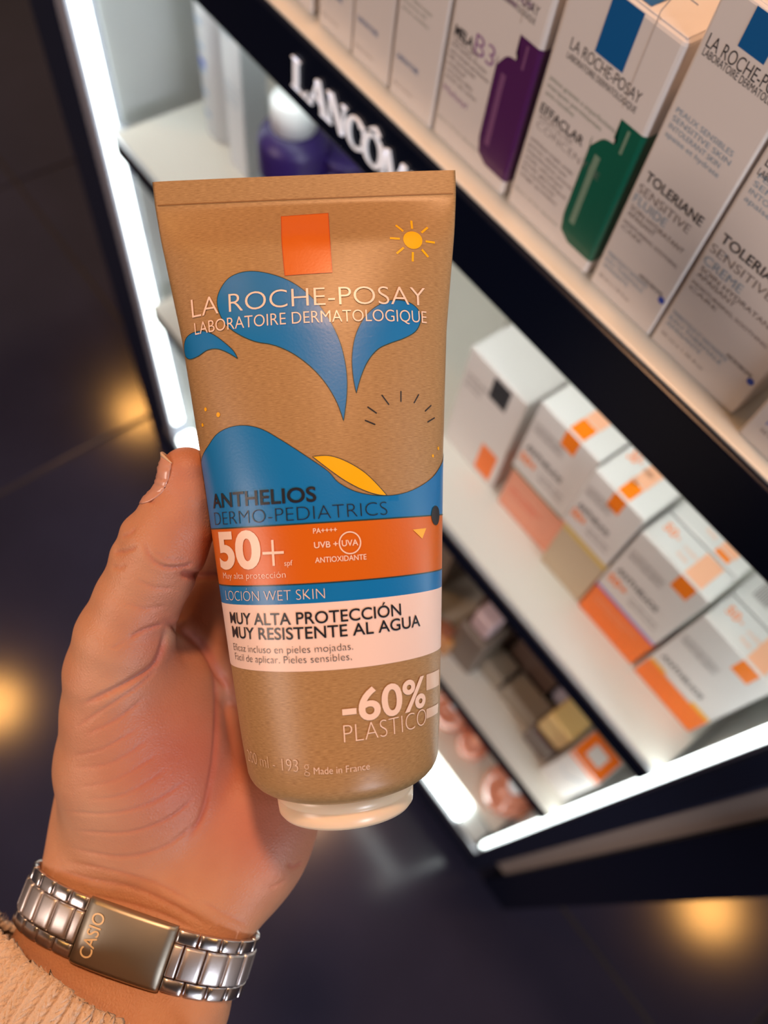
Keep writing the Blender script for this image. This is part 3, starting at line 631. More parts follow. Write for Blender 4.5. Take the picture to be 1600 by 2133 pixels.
# printing --------------------------------------------------------
def cut2(v, f, st, axis):
    bm = bmesh.new(); vs = [bm.verts.new((p[0], p[1], 0)) for p in v]
    for q in f:
        tr = [q] if len(q) < 4 else tessellate_polygon([[Vector((v[i][0], v[i][1], 0)) for i in q]])
        for t3 in tr:
            ids = t3 if len(q) < 4 else [q[i] for i in t3]
            if abs(np.cross(v[ids[1]]-v[ids[0]], v[ids[2]]-v[ids[0]])) < 1e-14: continue
            try: bm.faces.new([vs[i] for i in ids])
            except ValueError: pass
    for ax, step in ((0, st[0]), (1, st[1])):
        c = np.array([q.co[ax] for q in bm.verts])
        for k in np.arange(math.ceil(c.min()/step)*step, c.max(), step):
            bmesh.ops.bisect_plane(bm, geom=bm.verts[:]+bm.edges[:]+bm.faces[:], dist=1e-7, plane_co=[k if i == ax else 0 for i in range(3)], plane_no=[1 if i == ax else 0 for i in range(3)])
    bm.verts.index_update(); V_ = np.array([q.co[:2] for q in bm.verts]); F_ = [tuple(x.index for x in q.verts) for q in bm.faces]; bm.free()
    return V_, F_
def tprint(name, shape, m, layer=1, label=None):
    """shape in label coordinates (s, t)"""
    v, f = cut2(*shape, (.0016, .0025), 0)
    P = gsurf(v[:, 0], v[:, 1], .00006+.00004*layer)
    o = pydata(name, LW(P), f, m, tube, True)
    n = o.data.polygons
    # face the viewer
    if len(n):
        c = np.array(n[len(n)//2].center)-CAM
        if np.dot(c, n[len(n)//2].normal) > 0: o.data.flip_normals()
    if label: o['label'] = label
    return o
def poly(name, px, m, layer=1, outline=.00016, sharp=(), k=5, lab=None):
    p = catmull(invs(px), True, k, sharp); tprint(name, (p, [tuple(range(len(p)))]), m, layer, lab)
    if outline: tprint('outline', ribbon2(p, outline, True), t_line, layer+1)
Z1_ = lambda pts: [(300+x*.4125, 340+y*.4125) for x, y in pts]
Z2_ = lambda pts: [(400+x*.35, 980+y*.35) for x, y in pts]
def twrite(s, pl_, pr_, pm, cap, m, wt=0, layer=5, name='lettering', slope=0):
    """writing: left and right ends and a baseline middle point in photo pixels, cap height px"""
    s0, s1 = (pl_ if isinstance(pl_, float) else inv(*pl_)[0]), (pr_ if isinstance(pr_, float) else inv(*pr_)[0]); tm = inv(*pm)[1]; h = cap*TD*.9/F
    v, f = text_shape(s, wt, 5); q = np.stack([s0+(s1-s0)*v[:, 0], tm-h*v[:, 1]+slope*(v[:, 0]-.5)], 1)
    return tprint(name, (q, f), m, layer)
z1 = lambda x, y: Z1_([(x, y)])[0]
z2 = lambda x, y: Z2_([(x, y)])[0]
# square, splash drops
p = invs(Z1_([(693, 270), (930, 253), (950, 552), (712, 568)])); tprint('logo_square', (p, [(0, 1, 2, 3)]), t_orange, 1, 'orange square'); 
tprint('outline', ribbon2(p, .0002, True), tmat('tube_rust_outline', srgb(190, 70, 10)), 2)
poly('splash_drop', Z1_([(370, 700), (385, 640), (430, 580), (500, 550), (580, 548), (680, 572), (770, 615), (860, 690), (930, 780), (985, 890), (1015, 1000), (1026, 1100), (1022, 1200), (1008, 1302), (975, 1210), (920, 1115), (850, 1035), (770, 972), (700, 935), (640, 915), (560, 900), (480, 865), (420, 820), (385, 765)]), t_blue, 1, sharp=(13,), lab='large blue splash drop')
poly('splash_drop', Z1_([(1072, 1162), (1056, 1080), (1050, 980), (1065, 880), (1100, 800), (1150, 740), (1220, 700), (1290, 692), (1350, 710), (1390, 750), (1395, 800), (1370, 850), (1310, 885), (1240, 910), (1180, 940), (1130, 1000), (1095, 1080)]), t_blue, 1, sharp=(0,), lab='right blue splash drop')
poly('splash_drop', Z1_([(205, 940), (212, 890), (245, 858), (300, 848), (350, 865), (400, 900), (450, 945), (475, 987), (420, 955), (370, 938), (320, 945), (275, 975), (235, 990), (212, 975)]), t_blue, 1, sharp=(7,), lab='small left blue splash drop')
# bands: heights on the tube
tO0 = inv(680, 1088)[1]; tO1 = inv(690, 1213)[1]; tB1 = inv(690, 1254)[1]; tW1 = inv(650, 1398)[1]
QB = PER/2*.62
wave = invs(Z1_([(300, 1520), (318, 1440), (370, 1368), (440, 1332), (520, 1325), (600, 1345), (680, 1390), (760, 1440), (850, 1500), (930, 1556)])+Z2_([(870, 70), (960, 120), (1060, 145), (1160, 150), (1260, 135), (1350, 98), (1430, 40), (1478, -30), (1497, -80)]))
wv2 = catmull(np.concatenate([[(-PER/4-.006, wave[0][1]+.004)], [(-PER/4-.001, wave[0][1]+.0015)], wave[1:], [(PER/4+.004, wave[-1][1]-.003)], [(QB, wave[-1][1]-.004)]]), False, 5)
wp = np.concatenate([wv2, [(QB, tO0), (-PER/4-.006, tO0)]]); wp[0][1] = min(wp[0][1], tO0)
tprint('wave_print', (wp, [tuple(range(len(wp)))]), t_blue, 1, 'blue wave'); tprint('outline', ribbon2(wv2, .00016), t_line, 2)
tprint('colour_band', rect2(-QB, tO0, QB, tO1), t_orange, 1, 'orange band'); tprint('colour_band', rect2(-QB, tO1, QB, tB1), t_blue, 1, 'blue band')
tprint('colour_band', rect2(-PER/4*1.02, tB1, QB, tW1), t_white, 1, 'pale pink white band')
for t in (tO0, tO1): tprint('band_line', rect2(-QB, t-.00015, QB, t+.00015), t_line, 3)
# yellow board
poly('yellow_board', [(651, 951), (684, 949), (717, 959), (754, 980), (780, 1003), (806, 1032), (785, 1030), (755, 1020), (722, 1003), (690, 981)], t_yel, 1, sharp=(0, 5), lab='yellow board shape')
# sun
c = inv(860, 500); tprint('sun_disc', disc2(c[0], c[1], .00245), t_yel, 1)
for k in range(8):
    a = math.radians(45*k+4); r0, r1 = .0033, .0058
    tprint('sun_ray', stroke((c[0]+r0*math.cos(a), c[1]+r0*math.sin(a)), (c[0]+r1*math.cos(a), c[1]+r1*math.sin(a)), .00055), t_yel, 1)
for x, y, r in [(312, 1243, 11), (376, 1270, 13), (297, 1322, 10), (1485, 1440, 10), (1458, 1478, 9)]:
    q = inv(*z1(x, y)); tprint('yellow_dot', disc2(q[0], q[1], r*.4125*TD*.9/F, 14), t_yel, 1)
for a, b in [((1200, 1170), (1237, 1220)), ((1297, 1150), (1297, 1205)), ((1387, 1167), (1362, 1212)), ((1450, 1222), (1418, 1253)), ((1467, 1285), (1430, 1308)), ((1128, 1230), (1175, 1263)), ((1115, 1298), (1168, 1320))]:
    tprint('shine_stroke', stroke(inv(*z1(*a)), inv(*z1(*b)), .00032), t_ink, 1)
# right edge motif
q = inv(*z2(1447, 268)); tprint('dark_spot', disc2(q[0], q[1], .0021, ry=.0024), t_ink, 5)
p = invs(Z2_([(1310, 352), (1390, 343), (1366, 406)])); tprint('yellow_beak_mark', (p, [(0, 1, 2)]), t_yel, 5)
# writing
twrite('LA ROCHE-POSAY', z1(244, 740), z1(1418, 690), z1(820, 722), 42, t_pale, -.012)
twrite('LABORATOIRE DERMATOLOGIQUE', z1(258, 820), z1(1424, 770), z1(830, 808), 27, t_pale, -.008)
twrite('ANTHELIOS', z2(128, 190), z2(740, 150), z2(430, 202), 30, t_ink, .018)
twrite('DERMO-PEDIATRICS', z2(140, 290), z2(1160, 230), z2(640, 297), 29, t_ink, -.024)
twrite('50', z2(166, 480), z2(412, 480), z2(290, 577), 74, t_pale, .035)
c = inv(*z2(485, 490)); 
for a in (0, 1): tprint('plus_bar', rect2(c[0]-(.0027 if a else .0003), c[1]-(.0003 if a else .0030), c[0]+(.0027 if a else .0003), c[1]+(.0003 if a else .0030)), t_pale, 5+a)
twrite('spf', z2(552, 550), z2(600, 548), z2(576, 566), 11, t_pale, 0)
twrite('Muy alta protección', z2(192, 625), z2(560, 625), z2(400, 643), 13.5, t_pale, -.008)
twrite('PA++++', z2(721, 358), z2(863, 355), z2(790, 371), 10.5, t_pale, .012)
twrite('UVB +', z2(727, 440), z2(868, 440), z2(800, 458), 12.5, t_pale, .012)
twrite('UVA', z2(891, 430), z2(988, 428), z2(940, 448), 12.5, t_pale, .012)
c = inv(*z2(940, 430)); a = np.linspace(0, 2*np.pi, 40, endpoint=False); tprint('ring_mark', ribbon2(np.stack([c[0]+.00245*np.cos(a), c[1]+.0025*np.sin(a)], 1), .0003, True), t_pale, 5)
twrite('ANTIOXIDANTE', z2(733, 530), z2(1037, 520), z2(885, 540), 11, t_pale, .010)
twrite('LOCIÓN WET SKIN', z2(208, 750), z2(791, 740), z2(500, 775), 21.5, t_pale, -.022)
twrite('MUY ALTA PROTECCIÓN', z2(233, 880), z2(1242, 840), z2(740, 909), 24, t_ink, .009)
twrite('MUY RESISTENTE AL AGUA', z2(247, 970), z2(1354, 900), z2(800, 994), 24, t_ink, .009)
twrite('Eficaz incluso en pieles mojadas.', z2(253, 1050), z2(958, 1050), z2(620, 1086), 15, t_ink, -.016)
twrite('Fácil de aplicar. Pieles sensibles,', z2(263, 1110), z2(950, 1110), z2(620, 1146), 15, t_ink, -.016)
twrite('-60%', z2(893, 1420), z2(1385, 1360), z2(1130, 1466), 62, t_pale, .02)
twrite('PLASTICO', z2(902, 1560), z2(1388, 1500), z2(1150, 1583), 36, t_pale, -.024)
sr = inv(*z2(702, 1770))[0]; twrite('200 ml - 193 g', float(sr-.0208), float(sr), z2(620, 1792), 25, t_pale2, -.022)
twrite('Made in France', z2(727, 1780), z2(1056, 1770), z2(890, 1799), 14, t_pale, -.012)
for pts in ([(1392, 1215), (1468, 1180), (1466, 1275), (1392, 1310)], [(1392, 1420), (1462, 1385), (1460, 1440), (1392, 1478)]):
    p = invs(Z2_(pts)); tprint('pale_patch', (p, [(0, 1, 2, 3)]), t_pale2, 2)
# ------------------------------------------------------------------ the hand: one continuous surface grown from a distance field
def Q(px, py, z): return pl(px, py, z/1000.)*1000      # millimetres in the local frame
VX = .6
lo = np.array([-128., -40., 176.]); hi = np.array([12., 176., 275.])
nx, ny, nz = [int(v) for v in np.ceil((hi-lo)/VX)]
gx = (lo[0]+VX*np.arange(nx)).astype(np.float32); gy = (lo[1]+VX*np.arange(ny)).astype(np.float32); gz = (lo[2]+VX*np.arange(nz)).astype(np.float32)
D = np.full((nx, ny, nz), 40., np.float32)
def smin(a, b, k):
    h = np.clip(.5+.5*(b-a)/k, 0, 1); return b*(1-h)+a*h-k*h*(1-h)
def region(c0, c1):
    i0 = np.clip(((c0-lo)/VX).astype(int), 0, [nx-1, ny-1, nz-1]); i1 = np.clip(((c1-lo)/VX).astype(int)+2, 1, [nx, ny, nz])
    return tuple(slice(int(a), int(max(b, a+1))) for a, b in zip(i0, i1))
def grids(r): return gx[r[0]][:, None, None], gy[r[1]][None, :, None], gz[r[2]][None, None, :]
def chain(pts, k=6., flat=1.0):
    """tapering limb through (px, py, z mm, radius mm)"""
    P = [(Q(a, b, c), r) for a, b, c, r in pts]
    R = max(r for _, r in P)+k+6; A = np.array([p for p, _ in P]); r_ = region(A.min(0)-R, A.max(0)+R)
    X, Y, Z = grids(r_); d = None
    for (a, ra), (b, rb) in zip(P[:-1], P[1:]):
        ab = b-a; L2 = (ab**2).sum()
        t = np.clip(((X-a[0])*ab[0]+(Y-a[1])*ab[1]+(Z-a[2])*ab[2])/L2, 0, 1)
        q = np.sqrt((X-a[0]-t*ab[0])**2+(Y-a[1]-t*ab[1])**2+((Z-a[2]-t*ab[2])/flat)**2)-(ra+(rb-ra)*t)
        d = q if d is None else smin(d, q, 2.0)
    D[r_] = smin(D[r_], d, k)
def blob(px, py, z, rx, ry, rz, rot=0, k=8.):
    c = Q(px, py, z); R = max(rx, ry, rz)+k+6; r_ = region(c-R, c+R); X, Y, Z = grids(r_)
    ca, sa = math.cos(math.radians(rot)), math.sin(math.radians(rot)); dx, dy, dz = X-c[0], Y-c[1], Z-c[2]
    u = ca*dx+sa*dy; v = -sa*dx+ca*dy; n = np.sqrt((u/rx)**2+(v/ry)**2+(dz/rz)**2)
    g = np.sqrt((u/rx**2)**2+(v/ry**2)**2+(dz/rz**2)**2)+1e-6
    D[r_] = smin(D[r_], (n-1)*n/g, k)
def loft(rows, k=8., ex=2.3):
    """rows of (py, left px, right px, z mm, half depth mm)"""
    rows = sorted(rows); py = np.array([r[0] for r in rows], float)
    zc = np.array([r[3] for r in rows], float); yy = (py-1066.5)/F*zc
    xl = np.array([(r[1]-800)/F*r[3] for r in rows]); xr = np.array([(r[2]-800)/F*r[3] for r in rows]); bb_ = np.array([r[4] for r in rows], float)
    y = gy.astype(float); L, R_, Zc, B = [np.interp(y, yy, q) for q in (xl, xr, zc, bb_)]
    ker = np.exp(-np.linspace(-2, 2, 13)**2); ker /= ker.sum()
    L, R_, Zc, B = [np.convolve(np.pad(q, 6, 'edge'), ker, 'valid') for q in (L, R_, Zc, B)]
    cx_ = ((L+R_)/2)[None, :, None]; a_ = ((R_-L)/2)[None, :, None]; Zc = Zc[None, :, None]; B = B[None, :, None]
    X, Z = gx[:, None, None], gz[None, None, :]
    u = np.abs(X-cx_)/a_; v = np.abs(Z-Zc)/B; n = (u**ex+v**ex)**(1/ex)
    g = np.sqrt((u/a_)**2+(v/B)**2)/np.maximum(n, 1e-3)
    d = (n-1)/np.maximum(g, 1e-3); top = (yy[0]-gy)[None, :, None]
    return np.maximum(d, top+0*X).astype(np.float32)
palm = loft([(2700, -760, -240, 228, 23), (2400, -400, 80, 228, 23), (2250, -170, 330, 226, 23.5), (2180, -100, 430, 223, 24), (2133, -70, 474, 220, 24), (2060, -30, 486, 222, 23), (2000, 6, 500, 226, 21.5), (1950, 28, 522, 229, 20.5), (1900, 54, 545, 231, 20),
   (1850, 78, 562, 233, 19), (1800, 93, 588, 235, 18), (1750, 102, 618, 237, 17.5), (1700, 110, 652, 239, 17), (1620, 125, 722, 244, 16),
   (1540, 165, 740, 252, 13.5), (1460, 240, 745, 257, 12.5), (1400, 330, 745, 258, 11.5), (1370, 370, 740, 258, 11)])
D[:] = smin(D, palm, 1.)
# thumb with its root
chain([(389, 986, 207, 6.9), (392, 1032, 208, 7.9), (370, 1085, 209, 9.8), (344, 1135, 210, 11.0), (318, 1190, 212, 11.0), (286, 1255, 214, 11.2), (260, 1330, 217, 13.0), (250, 1400, 221, 14.6), (258, 1480, 226, 16.8), (268, 1580, 231, 19.0), (285, 1690, 236, 18)], 7)
blob(318, 1058, 208, 2.4, 2.6, 5, 0, 2.); blob(266, 1150, 211, 3.2, 3.0, 6, 0, 3.); blob(284, 1108, 210, 3, 3.5, 6, 0, 3.)
# ball of the thumb, heel of the hand
blob(335, 1520, 231, 17, 27, 15, -12, 9); blob(300, 1630, 230, 22, 24, 14, -25, 9); blob(532, 1745, 236, 17, 24, 14, 20, 9)
# web and the mount below the index finger
chain([(352, 1338, 232, 5.5), (386, 1410, 235, 7.5), (392, 1490, 237, 8.5), (380, 1580, 238, 10)], 4.5)
# fingers behind the tube
chain([(430, 1390, 247, 10.5), (432, 1290, 246, 10.4), (440, 1222, 244, 9.9)], 5)
chain([(445, 1180, 244, 9.4), (478, 1090, 241, 8.9), (505, 1010, 236, 8.3), (530, 930, 229, 7.6)], 2.2)
chain([(540, 1400, 248, 10.5), (560, 1270, 248, 10.2), (580, 1140, 246, 9.6), (610, 1010, 240, 8.9), (640, 890, 230, 8.0), (650, 850, 227, 7.2)], 3)
chain([(640, 1410, 249, 10.3), (665, 1290, 249, 9.8), (690, 1170, 247, 9.2), (715, 1060, 241, 8.6), (735, 960, 233, 7.8), (742, 920, 230, 7.0)], 3)
chain([(725, 1450, 250, 9.5), (752, 1340, 250, 8.8), (778, 1250, 249, 8.2), (800, 1160, 244, 7.6), (815, 1080, 237, 6.8)], 3)
# the skin gives way where the tube presses into it
def tube_field(r_):
    X, Y, Z = grids(r_); X, Y, Z = X/1000, Y/1000, Z/1000
    t = (X-A0[0])*AX[0]+(Y-A0[1])*AX[1]+(Z-A0[2])*AX[2]+0*X
    phi = np.radians(2.25+2.2*np.clip(t/TL, 0, 1))
    x = (X-A0[0]-t*AX[0])*np.cos(phi)-(Y-A0[1]-t*AX[1])*np.sin(phi)
    a = np.interp(t, _T, _A)*1000; b = np.interp(t, _T, _B)*1000
    capz = t > TL+.001; a = np.where(capz, 18.0, a); b = np.where(capz, 18.0, b)
    u = x*1000/a; v = (Z-A0[2])*1000/b; n = np.sqrt(u*u+v*v)+1e-6; g = np.sqrt((u/a)**2+(v/b)**2)+1e-6
    d = (n-1)*n/g
    return np.maximum(d, (t-TL-.0145)*1000)
r_ = region(np.array([-75., -40., 176.]), np.array([12., 85., 275.]))
D[r_] = np.maximum(D[r_], -(tube_field(r_)-.12)).astype(np.float32)
# surface nets
def nets(D):
    s = D < 0
    c = s[:-1, :-1, :-1].astype(np.int8)
    for a, b, e in [(0, 0, 1), (0, 1, 0), (0, 1, 1), (1, 0, 0), (1, 0, 1), (1, 1, 0), (1, 1, 1)]:
        c = c+s[a:s.shape[0]-1+a, b:s.shape[1]-1+b, e:s.shape[2]-1+e]
    act = (c > 0) & (c < 8); I = np.argwhere(act); idx = -np.ones(act.shape, np.int64); idx[tuple(I.T)] = np.arange(len(I))
    acc = np.zeros((len(I), 3)); cnt = np.zeros(len(I))
    off = [(0, 0, 0), (1, 0, 0), (0, 1, 0), (1, 1, 0), (0, 0, 1), (1, 0, 1), (0, 1, 1), (1, 1, 1)]
    for i in range(8):
        for ax in range(3):
            if off[i][ax]: continue
            j = list(off[i]); j[ax] = 1
            a = D[tuple((I+off[i]).T)]; b = D[tuple((I+j).T)]; m = (a < 0) != (b < 0)
            t = np.zeros(len(I)); t[m] = a[m]/(a[m]-b[m]); p = np.array(off[i], float)[None, :].repeat(len(I), 0); p[:, ax] += t
            acc[m] += p[m]; cnt[m] += 1
    V = lo+VX*(I+acc/cnt[:, None]); Fs = []
    for ax in range(3):
        sl0 = [slice(None)]*3; sl1 = [slice(None)]*3; sl0[ax] = slice(0, -1); sl1[ax] = slice(1, None)
        a = s[tuple(sl0)]; b = s[tuple(sl1)]; e = np.argwhere(a != b); o1, o2 = [(1, 2), (2, 0), (0, 1)][ax]
        ok = (e[:, o1] > 0) & (e[:, o2] > 0) & (e[:, o1] < act.shape[o1]) & (e[:, o2] < act.shape[o2]); e = e[ok]
        fl_ = a[tuple(e.T)]; d1 = np.zeros(3, int); d1[o1] = 1; d2 = np.zeros(3, int); d2[o2] = 1
        q = np.stack([idx[tuple((e-d1-d2).T)], idx[tuple((e-d2).T)], idx[tuple(e.T)], idx[tuple((e-d1).T)]], 1)
        q = q[(q >= 0).all(1)]; flg = fl_[(np.ones(len(fl_), bool))][:len(q)]
        q = np.where(flg[:, None], q, q[:, ::-1]); Fs.append(q)
    return V, np.concatenate(Fs)
D[0], D[-1] = 5, 5; D[:, 0], D[:, :, 0], D[:, :, -1] = 5, 5, 5; D[:, -1] = 5
HV, HF = nets(D)
# a pass of smoothing, then creases pressed into the skin
def vnorm(V, Fq):
    n = np.zeros_like(V); a = V[Fq[:, 2]]-V[Fq[:, 0]]; b = V[Fq[:, 3]]-V[Fq[:, 1]]; fn = np.cross(a, b)
    for k in range(4): np.add.at(n, Fq[:, k], fn)
    return n/(np.linalg.norm(n, axis=1)[:, None]+1e-9)
E_ = np.concatenate([HF[:, [0, 1]], HF[:, [1, 2]], HF[:, [2, 3]], HF[:, [3, 0]]])
for it in range(3):
    s_ = np.zeros_like(HV); c_ = np.zeros(len(HV)); np.add.at(s_, E_[:, 0], HV[E_[:, 1]]); np.add.at(c_, E_[:, 0], 1); HV = HV*.5+.5*s_/np.maximum(c_, 1)[:, None]
NV = vnorm(HV, HF)
PXH = np.stack([HV[:, 0]/HV[:, 2]*F+800, HV[:, 1]/HV[:, 2]*F+1066.5], 1)
creases = [  # (points, depth mm, width px)
 ([(345, 1305), (338, 1350), (318, 1388), (270, 1420), (215, 1448), (172, 1468)], .9, 6),
 ([(330, 1392), (285, 1432), (215, 1478), (150, 1520)], .35, 4), ([(300, 1455), (240, 1500), (180, 1530)], .3, 4),
 ([(340, 1300), (300, 1312), (268, 1330)], .4, 5), ([(262, 1335), (232, 1352)], .2, 4),
 ([(300, 1130), (315, 1165), (345, 1182), (385, 1180), (402, 1172)], .5, 6), ([(322, 1150), (350, 1166), (392, 1166)], .25, 4),
 ([(285, 1208), (320, 1224), (360, 1226)], .25, 5), ([(262, 1255), (300, 1268), (345, 1262)], .2, 5),
 ([(235, 1152), (262, 1148), (285, 1140)], .5, 4), ([(252, 1120), (270, 1112), (282, 1100)], .4, 4), ([(232, 1180), (250, 1182), (262, 1178)], .35, 4), ([(308, 1046), (322, 1044)], .4, 4),
 ([(150, 1575), (215, 1560), (290, 1515)], .25, 4), ([(150, 1600), (230, 1590), (310, 1540)], .22, 4), ([(160, 1640), (240, 1625), (330, 1570)], .22, 4),
 ([(180, 1665), (260, 1655), (350, 1600)], .22, 4), ([(130, 1690), (230, 1695), (320, 1670), (395, 1620)], .28, 4), ([(150, 1730), (260, 1735), (350, 1705), (410, 1655)], .3, 4),
 ([(140, 1765), (250, 1785), (340, 1765), (415, 1710)], .3, 5), ([(445, 1390), (452, 1450), (450, 1540), (440, 1620), (420, 1700), (390, 1750)], .6, 7),
 ([(110, 1810), (180, 1830), (280, 1850), (360, 1885), (430, 1925)], .4, 6), ([(140, 1795), (240, 1815), (330, 1842), (400, 1880)], .3, 5), ([(160, 1860), (260, 1880), (340, 1905), (400, 1935)], .35, 5),
 ([(420, 1880), (470, 1905), (520, 1930)], .2, 5), ([(600, 1800), (612, 1808), (630, 1796)], .5, 5), ([(560, 1850), (580, 1842), (600, 1830)], .2, 4),
 ([(375, 1196), (420, 1200), (470, 1196)], 1.2, 7), ([(345, 1295), (385, 1316), (425, 1350), (452, 1395), (478, 1440)], 1.2, 8)]
dep = np.zeros(len(HV)); front = NV[:, 2] < .35
for pts, dm, wd in creases:
    p = catmull(pts, False, 6); b0 = p.min(0)-4*wd; b1 = p.max(0)+4*wd
    m = np.where(front & (PXH > b0).all(1) & (PXH < b1).all(1))[0]
    if not len(m): continue
    q = PXH[m]; best = np.full(len(m), 1e9); tt_ = np.zeros(len(m))
    for i in range(len(p)-1):
        ab = p[i+1]-p[i]; t = np.clip(((q-p[i])@ab)/(ab@ab+1e-9), 0, 1); dd = ((q-p[i]-t[:, None]*ab)**2).sum(1)
        u = dd < best; best[u] = dd[u]; tt_[u] = (i+t[u])/(len(p)-1)
    wq = wd*(.78 if dm < .7 else 1.0); dep[m] += dm*1.15*np.exp(-best/wq**2)*np.clip(np.minimum(tt_, 1-tt_)*6, .15, 1)
HV = HV-NV*dep[:, None]
# skin tone: warmer and redder patches of the palm
def spot(px, py, r): return np.exp(-((PXH[:, 0]-px)**2+(PXH[:, 1]-py)**2)/r**2)
red = .35*spot(395, 1100, 90)+.5*spot(380, 980, 70)+.55*spot(340, 1650, 130)+.75*spot(560, 1730, 130)+.5*spot(330, 1330, 70)+.4*spot(300, 1500, 130)+.5*spot(450, 1250, 120)+.5*spot(450, 1550, 120)+.45*np.clip(dep/.6, 0, 1)
red = np.clip(red, 0, 1); pale = np.clip(.8*spot(362, 1325, 22)+.35*spot(220, 1420, 60)+.3*spot(180, 1700, 80)+.3*spot(120, 1900, 90), 0, 1)
skin = bpy.data.materials.new('skin'); skin.use_nodes = True; nt = skin.node_tree; b_ = nt.nodes['Principled BSDF']
at1 = nt.nodes.new('ShaderNodeAttribute'); at1.attribute_name = 'redness'; at2 = nt.nodes.new('ShaderNodeAttribute'); at2.attribute_name = 'paleness'
m1 = nt.nodes.new('ShaderNodeMix'); m1.data_type = 'RGBA'; m1.inputs[6].default_value = srgb(198, 148, 116); m1.inputs[7].default_value = srgb(188, 114, 96); nt.links.new(at1.outputs['Fac'], m1.inputs[0])
m2 = nt.nodes.new('ShaderNodeMix'); m2.data_type = 'RGBA'; nt.links.new(m1.outputs[2], m2.inputs[6]); m2.inputs[7].default_value = srgb(206, 168, 142); nt.links.new(at2.outputs['Fac'], m2.inputs[0])
tc = nt.nodes.new('ShaderNodeTexCoord'); n1 = nt.nodes.new('ShaderNodeTexNoise'); n1.inputs['Scale'].default_value = 90; n1.inputs['Detail'].default_value = 6; nt.links.new(tc.outputs['Object'], n1.inputs[0])
m3 = nt.nodes.new('ShaderNodeMix'); m3.data_type = 'RGBA'; m3.blend_type = 'MULTIPLY'; m3.inputs[0].default_value = .35; nt.links.new(m2.outputs[2], m3.inputs[6])
rp = nt.nodes.new('ShaderNodeValToRGB'); rp.color_ramp.elements[0].position = .3; rp.color_ramp.elements[1].position = .7; rp.color_ramp.elements[0].color = (.8, .62, .58, 1); rp.color_ramp.elements[1].color = (1, 1, 1, 1)
nt.links.new(n1.outputs[0], rp.inputs[0]); nt.links.new(rp.outputs[0], m3.inputs[7]); nt.links.new(m3.outputs[2], b_.inputs['Base Color'])
b_.inputs['Roughness'].default_value = .48; b_.inputs['Specular IOR Level'].default_value = .4
b_.inputs['Subsurface Weight'].default_value = .12; b_.inputs['Subsurface Radius'].default_value = (1, .35, .2); b_.inputs['Subsurface Scale'].default_value = .003
vo = nt.nodes.new('ShaderNodeTexVoronoi'); vo.inputs['Scale'].default_value = 1100; vo.feature = 'DISTANCE_TO_EDGE'; nt.links.new(tc.outputs['Object'], vo.inputs[0])
n4 = nt.nodes.new('ShaderNodeTexNoise'); n4.inputs['Scale'].default_value = 420; n4.inputs['Detail'].default_value = 5; nt.links.new(tc.outputs['Object'], n4.inputs[0])
mm = nt.nodes.new('ShaderNodeMath'); mm.operation = 'ADD'; nt.links.new(vo.outputs['Distance'], mm.inputs[0]); nt.links.new(n4.outputs[0], mm.inputs[1])
bp = nt.nodes.new('ShaderNodeBump'); bp.inputs['Strength'].default_value = .28; bp.inputs['Distance'].default_value = .0005; nt.links.new(mm.outputs[0], bp.inputs['Height']); nt.links.new(bp.outputs[0], b_.inputs['Normal'])
person = empty('person', LW(Q(240, 2300, 212)/1000), 'left hand and wrist in a cream knitted sleeve, gripping the kraft paper tube', 'person')
hand = pydata('hand', LW(HV/1000), HF, skin, person, True)
for nm, arr in (('redness', red), ('paleness', pale)):
    at = hand.data.attributes.new(nm, 'FLOAT', 'POINT'); at.data.foreach_set('value', arr.astype(np.float32))
# sampling the hand's field along a ray, to lay things on the skin
def fld(p):
    q = (np.asarray(p)-lo)/VX; i = np.clip(np.floor(q).astype(int), 0, [nx-2, ny-2, nz-2]); f = np.clip(q-i, 0, 1); r = 0
    for a in (0, 1):
        for b in (0, 1):
            for c in (0, 1):
                r += D[i[0]+a, i[1]+b, i[2]+c]*(f[0] if a else 1-f[0])*(f[1] if b else 1-f[1])*(f[2] if c else 1-f[2])
    return float(r)
def hit(c, d, rmax=45., r0=2.):
    d = d/np.linalg.norm(d); r = r0
    while r < rmax:
        if fld(c+d*r) > 0: break
        r += .4
    return r
# ------------------------------------------------------------------ thumbnail
t0 = Q(391, 1048, 208); t1 = Q(388, 960, 207); ta = (t1-t0)/np.linalg.norm(t1-t0); tl_ = np.linalg.norm(t1-t0)
side = np.array([-1., .1, .0]); side -= ta*(side@ta); side /= np.linalg.norm(side); back = np.cross(ta, side); back *= np.sign(back[2])
V = []; NU, NVv = 22, 20
for i in range(NU):
    u = i/(NU-1)
    for j in range(NVv):
        v = j/(NVv-1)*2-1
        a = math.radians(-13+58*v*(1-.25*(1-u)**2)); l = tl_*(.02+1.10*u)+3.6*abs(v)**2.5*(1-u)-1.8*abs(v)**2.5*u
        d = side*math.cos(a)+back*math.sin(a); c = t0+ta*min(l, tl_*.72)
        c2 = t0+ta*min(l, tl_*1.05); r = max(hit(c, d, 20, 1.0)-3.2*max(0, l/tl_-.75), hit(c2, d, 20, 1.0))+.22-.4*(1-u)**5-.25*abs(v)**6
        V.append(c+d*r+ta*max(0, l-tl_*.72))
f = [(i*NVv+j, i*NVv+j+1, (i+1)*NVv+j+1, (i+1)*NVv+j) for i in range(NU-1) for j in range(NVv-1)]
nailm = mat('nail', srgb(206, 150, 130), .3, spec=.5, sss=.15, coat=.25)
o = pydata('thumbnail', LW(np.array(V)/1000), f, nailm, person, True); o['label'] = 'pale pink thumbnail'
sm = o.modifiers.new('thick', 'SOLIDIFY'); sm.thickness = .0004; sm.offset = 0
V2 = [V[(NU-1)*NVv+j] for j in range(NVv)]+[V[(NU-1)*NVv+j]+ta*(.9*(1-abs(j/(NVv-1)*2-1)**2)+.25) for j in range(NVv)]
